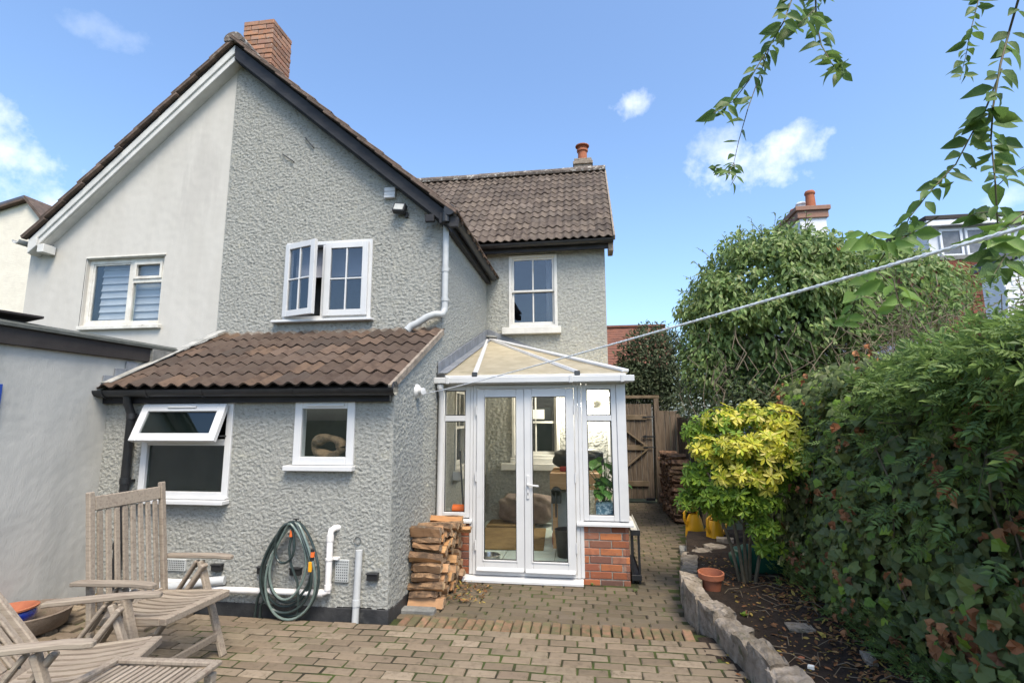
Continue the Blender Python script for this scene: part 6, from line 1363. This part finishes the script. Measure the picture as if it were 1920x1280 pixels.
hp = PY(1572, 466, 6.7); o = hip.build('rose_hip', 'orange_plastic', None, smooth=True, mw=Matrix.Translation(hp)); setprops(o, 'single orange rose hip among the leaves of the dome', 'rose hip')
# loose rambling shrub with flat leaves in front of the buildings
rb = thing('rambling_rose', 'sparse rambling rose with small flat leaves before the red tiled wall', 'shrub', (3.4, 5.6, .5))
crown('leaves', 520, (3.45, 5.6, 2.62), (.7, .6, .42), (.05, .085), 'leaf_jasmine', rb, 61, .1, droop=.0, upbias=1.6)
crown('leaves', 420, (4.3, 5.5, 2.7), (.55, .5, .5), (.05, .085), 'leaf_dome', rb, 62, .1, droop=.0, upbias=1.6)
st_ = MB()
for i in range(70):
    x, y, z = rng.uniform(3.0, 4.3), rng.uniform(5.2, 6.0), rng.uniform(2.0, 2.3); pts = [(x, y, z)]
    for k in range(4): x += rng.gauss(0, .12); z += rng.uniform(.05, .25); y += rng.gauss(0, .05); pts.append((x, y, z))
    st_.tube(pts, rng.uniform(.002, .005), 4)
st_.tube([(3.4, 5.7, -.1), (3.45, 5.6, 1.0), (3.5, 5.6, 2.2)], .03, 6); st_.build('stems', 'twig', rb)
cb = thing('conifer_shrub', 'dark feathery evergreen rising behind the wooden gate', 'shrub', (1.4, 11.6, 0))
crown('crown', 7500, (1.55, 11.7, 2.75), (.85, .7, .95), (.06, .11), 'leaf_dark', cb, 71, .3, droop=.2)
crown('crown', 3800, (.95, 11.5, 2.35), (.55, .5, .5), (.05, .09), 'leaf_dark', cb, 72, .3, droop=.2)
crown('crown', 1800, (1.9, 11.2, 2.1), (.6, .5, .6), (.05, .09), 'leaf_dark', cb, 73, .3, droop=.2)
m = MB(); m.tube([(1.5, 11.7, -.1), (1.5, 11.7, 2.9)], .08, 8, radii=[.1, .03]); m.build('trunk', 'stem', cb)
# ================================================================ branches hanging into the top of the picture
FL = []
for i in range(12):
    w_ = rng.uniform(.7, 1.2); prof = [(0, 0, 0), (.16, .16), (.25, .36), (.22, .6), (.11, .82), (0, 1)]
    vs = [(0, 0, 0)]; cur = rng.uniform(-.15, .42); fold = rng.uniform(.04, .22)
    L_ = [(x*w_*(1+rng.uniform(-.1, .1)), y) for x, y in ((.15, .15), (.25, .35), (.23, .58), (.12, .80))]
    vs += [(x, y, fold*x*3-cur*y*y) for x, y in L_] + [(0, 1, -cur)] + [(-x*(1+rng.uniform(-.12, .12)), y, fold*x*3-cur*y*y) for x, y in reversed(L_)] + [(0, y, -cur*y*y) for x, y in L_]
    # 0 base,1-4 right,5 tip,6-9 left (from top),10-13 midrib
    fs = [(0, 1, 10), (10, 1, 2, 11), (11, 2, 3, 12), (12, 3, 4, 13), (13, 4, 5), (0, 10, 9), (10, 11, 8, 9), (11, 12, 7, 8), (12, 13, 6, 7), (13, 5, 6)]
    me = np_mesh('leaf', vs, fs, smooth=True); FL.append(me)
def leafset(material):
    out = []
    for me in FL: c = me.copy(); c.materials.clear(); c.materials.append(M[material]); out.append(c)
    return out
LF, LN = leafset('leaf_fore'), leafset('leaf_new')
def branch(label, stems, Y0):
    t = thing('overhanging_branch', label, 'branch', PY(*stems[0][0][0], Y0), 0, 'branches hanging in from above')
    for pts, step, size, kind, rad, dense in stems:
        P_ = [PY(x, y, Y0+.10*math.sin(i*1.7+x)) for i, (x, y) in enumerate(pts)]
        # smooth
        Q = []
        for i in range(len(P_)-1):
            for k in range(6): Q.append(P_[i].lerp(P_[i+1], k/6))
        Q.append(P_[-1]); m = MB(); m.tube(Q, rad, 6, radii=[rad*(1-.6*i/len(Q)) for i in range(len(Q))]); m.build('stem', 'stem_green', t, smooth=True)
        acc = 0
        for i in range(len(Q)-1):
            acc += (Q[i+1]-Q[i]).length
            while acc > step:
                acc -= step; tdir = (Q[i+1]-Q[i]).normalized(); side = rng.choice((-1, 1))
                for rep in range(dense):
                    lat = cr*side*rng.uniform(.5, 1.1)*(1 if rep % 2 == 0 else -1) + cu*rng.uniform(-.7, .25) + cw*rng.uniform(-.6, .6) + tdir*rng.uniform(.1, .7)
                    fw = lat.normalized(); nrm = (-cw*.7 + Vector((0, 0, 1))*rng.uniform(0, .9) + Vector((rng.gauss(0, .45), rng.gauss(0, .45), rng.gauss(0, .45)))); rt_ = fw.cross(nrm).normalized(); n2 = rt_.cross(fw)
                    s_ = size*rng.uniform(.5, 1.25); base = Q[i] + fw*size*.12*rep
                    mw = Matrix.Translation(base) @ Matrix((rt_, fw, n2)).transposed().to_4x4() @ Matrix.Scale(s_, 4)
                    link(bpy.data.objects.new('leaf', rng.choice(LN if kind else LF)), t, mw)
    return t
branch('green leafy branch hanging from the top edge left of the cloud', [
    ([(1560, -330), (1525, -160), (1495, -30), (1470, 40), (1440, 92), (1405, 150), (1375, 190), (1338, 212)], .030, .043, 0, .0022, 2),
    ([(1442, 92), (1425, 140), (1402, 205), (1385, 265), (1376, 305)], .07, .042, 0, .0014, 1),
    ([(1376, 305), (1366, 325), (1350, 320), (1338, 312)], .014, .024, 0, .001, 1), ([(1376, 305), (1380, 330), (1370, 348)], .014, .026, 0, .001, 1)], 1.2)
branch('short green branch with a hooked tip hanging at the top edge', [([(1560, -330), (1535, -150), (1528, -30), (1530, 20), (1533, 55), (1540, 85), (1560, 120), (1580, 138)], .029, .044, 0, .0026, 2), ([(1530, 15), (1505, 40), (1490, 55)], .03, .05, 0, .0015, 2)], 1.25)
branch('long leafy branch hanging down the right edge of the sky', [
    ([(1930, -330), (1935, -160), (1918, -30), (1892, 60), (1876, 120), (1862, 200), (1858, 262), (1866, 340), (1871, 430), (1870, 520)], .038, .049, 0, .0028, 2),
    ([(1878, 130), (1850, 200), (1828, 240), (1792, 308), (1745, 358), (1705, 408), (1688, 445)], .032, .043, 0, .002, 2),
    ([(1900, -330), (1862, -150), (1840, -20), (1822, 50), (1812, 100), (1800, 150)], .04, .034, 0, .0013, 2),
    ([(1868, 350), (1890, 330), (1925, 310)], .04, .05, 0, .0013, 2), ([(1868, 395), (1830, 400), (1800, 415)], .035, .05, 0, .0013, 2)], 1.2)
branch('pale new-growth sprig crossing the clothes line', [
    ([(1760, 405), (1715, 432), (1668, 462), (1630, 520), (1605, 560)], .032, .049, 1, .0018, 2), ([(1668, 462), (1630, 440), (1600, 455)], .036, .05, 1, .0015, 2), ([(1640, 505), (1680, 540), (1690, 580)], .036, .05, 1, .0012, 2), ([(1605, 560), (1595, 590), (1580, 610)], .02, .03, 1, .001, 2)], 1.15)
branch('green sprig against the clothes line at the far right edge', [([(1925, 395), (1880, 430), (1850, 450), (1830, 440)], .03, .06, 1, .0018, 2), ([(1880, 430), (1885, 480), (1860, 520)], .03, .055, 0, .0018, 2)], 1.1)

bo = thing('overhead_bough', 'woody bough above the picture that carries the hanging sprays', 'branch', (1.9, 1.5, 1.9)); m = MB()
a0_, a1_ = PY(1560, -330, 1.22), PY(1930, -330, 1.2)
m.tube([(2.1, 1.6, 1.7), (1.9, 1.5, 2.3), (1.5, 1.35, a1_.z+.05), a1_, a0_, a0_+Vector((-.25, .05, -.05))], .02, 8, radii=[.03, .028, .024, .018, .012, .005]); m.build('limb', 'stem', bo, smooth=True)
# ================================================================ buildings beyond the hedge
rh = thing('red_roof_house', 'distant house with a plain red-brown tiled roof behind the gate', 'house', (0, 16.5, 0))
m = MB(); m.prism([(-3, 15.4, 3.05), (2.6, 15.4, 3.05), (2.6, 17, 4.50), (-3, 17, 4.50)], (0, .03, .03)); rr_ = m.build('roof', 'red_roof', rh)
for k in range(16):
    t0 = k/16; m = MB(); y_, z_ = 15.4+1.6*t0, 3.05+1.45*t0; m.prism([(-3, y_-.02, z_+.045+.0), (-3, y_+.13, z_+.16), (-3, y_+.13, z_+.13), (-3, y_-.01, z_+.015)], (5.6, 0, 0)); m.build('tile_course', 'red_roof', rr_)
m = MB(); m.box(-2.9, 2.4, 15.7, 18, -.2, 3.1); m.build('wall', 'concrete', rh); m = MB(); m.box(-3, 2.6, 16.9, 17.1, 4.53, 4.60); m.build('ridge', 'red_roof', rh)
cs = thing('chimney_house', 'white house whose corbelled chimney with three pots rises above the dome', 'house', (7, 17, 0))
p0, p1 = PY(1500, 415, 16), PY(1552, 398, 16)
m = MB(); m.box(p0.x, p1.x-.06, 16, 17.6, 0, p1.z); m.build('stack', 'house_white', cs); m = MB(); m.box(p0.x-.08, p1.x, 15.94, 17.7, p1.z-.16, p1.z+.06); m.box(p0.x-.14, p1.x+.05, 15.88, 17.76, p1.z+.065, p1.z+.20); m.build('corbel', 'brick_chimney', cs, bev=.01)
for x, y, h_, r_, mt_ in ((1521, 16.3, .62, .14, 'terracotta'), (1503, 16.7, .42, .15, 'house_white'), (1490, 17.3, .45, .14, 'terracotta')):
    q = PY(x, 395, y); m = MB(); m.lathe([(r_*1.05, 0), (r_*.9, h_*.8), (r_*1.08, h_*.84), (r_*1.08, h_*.92), (r_*.9, h_), (r_*.7, h_), (r_*.6, h_*.5)], (q.x, y, p1.z+.2), 16); m.build('chimney_pot', mt_, cs, smooth=True)
m = MB(); m.box(6.2, 12, 17.8, 22, 0, 4.6); m.prism([(6.1, 17.6, 4.6), (6.1, 22, 4.6), (6.1, 19.8, 6.0)], (6, 0, 0)); m.build('body', 'house_white', cs)
dh = thing('dormer_house', 'white house with a flat-roofed dormer of three tall panes at right', 'house', (9.5, 14.5, 0))
q0, q1, q2 = PY(1738, 418, 14), PY(1905, 408, 14), PY(1735, 482, 14)
m = MB(); m.box(q0.x, q1.x+1.5, 14.02, 16.5, q2.z-.1, q0.z); m.build('dormer', 'house_white', dh); m = MB(); m.box(q0.x-.15, q1.x+1.6, 13.8, 16.6, q0.z+.01, q0.z+.12); m.build('dormer_roof', 'brown_fascia', dh, bev=.01)
m = MB(); m.box(q0.x-.12, q1.x+1.6, 13.82, 13.9, q0.z-.14, q0.z+.005); m.build('dormer_fascia', 'house_white', dh, bev=.005)
xs_ = [1757, 1805, 1850, 1893]
for i in range(3):
    a, b_ = PY(xs_[i]+6, 430, 14), PY(xs_[i+1]-9, 428, 14); m = MB(); m.frame(a.x-.06, b_.x+.06, q2.z-.02, q0.z-.20, 13.96, 14.01, .06); w_ = m.build('window', 'house_white', dh, bev=.005); m = MB(); m.box(a.x, b_.x, 13.985, 13.995, q2.z+.04, q0.z-.26); m.build('pane', 'pane_grey', w_)
m = MB(); m.prism([(q0.x-1.1, 14.1, q2.z-.05), (q0.x, 14.1, q2.z-.05), (q0.x, 16.5, q0.z-.05), (q0.x-.2, 16.5, q0.z-.05)], (0, .05, .03)); m.build('roof', 'slate', dh)
m = MB(); m.box(q0.x-1.2, q1.x+2, 13.6, 13.72, q2.z-.20, q2.z-.10); m.build('gutter', 'concrete', dh); m = MB(); m.box(q0.x-.6, q1.x+2, 14.0, 16.4, 0, q2.z-.11); wl = m.build('wall', 'red_tile', dh)
m = MB(); m.box(-.10, .10, -.03, .02, 0, .22); ht = m.mesh('hung_tile', bev=.006); ht.materials.append(M['red_tile'])
for r_ in range(13):
    for c_ in range(13):
        link(bpy.data.objects.new('hung_tile', ht), wl, Matrix.Translation((q0.x-.3+c_*.207+(.1 if r_ % 2 else 0), 13.95+rng.gauss(0, .006), q2.z-.42-r_*.155)) @ Matrix.Rotation(R(-6), 4, 'X'))
wh = thing('white_brick_house', 'white painted brick gable wall at the right edge behind the branches', 'house', (8, 10, 0))
a_, b_ = PY(1878, 500, 10), PY(1920, 470, 10)
m = MB(); m.prism([(a_.x, 10, 0), (a_.x+3, 10, 0), (a_.x+3, 10, a_.z+1.5), (a_.x, 10, a_.z)], (0, .5, 0)); wbk = m.build('wall', 'house_white', wh)
m = MB(); m.box(-.105, .105, -.012, .01, 0, .065); wbm = m.mesh('brick', bev=.004); wbm.materials.append(M['house_white'])
for r_ in range(17):
    for c_ in range(5): link(bpy.data.objects.new('brick', wbm), wbk, Matrix.Translation((a_.x+.11+c_*.226+(.113 if r_ % 2 else 0), 9.997, a_.z-1.35+r_*.077)))
m = MB(); m.prism([(a_.x-.1, 9.85, a_.z+.02), (a_.x+3, 9.85, a_.z+1.57), (a_.x+3, 9.85, a_.z+1.72), (a_.x-.1, 9.85, a_.z+.17)], (0, .7, 0)); m.build('roof', 'slate', wh)
sd = thing('outbuilding', 'low outbuilding with slate roof and white fascia seen between the climbers', 'building', (4.7, 9.3, 0))
m = MB(); m.box(3.6, 6.2, 9.1, 11.5, 0, 2.35); m.build('wall', 'house_white', sd); m = MB(); m.prism([(3.4, 8.9, 2.42), (6.4, 8.9, 2.42), (6.4, 11.5, 3.3), (3.4, 11.5, 3.3)], (0, 0, .04)); m.build('roof', 'slate', sd)
m = MB(); m.box(3.4, 6.4, 8.86, 8.9, 2.30, 2.44); m.build('fascia', 'house_white', sd); m = MB(); m.box(4.9, 6.0, 11.6, 12.5, 0, 3.75); m.build('upper_wall', 'house_white', sd)
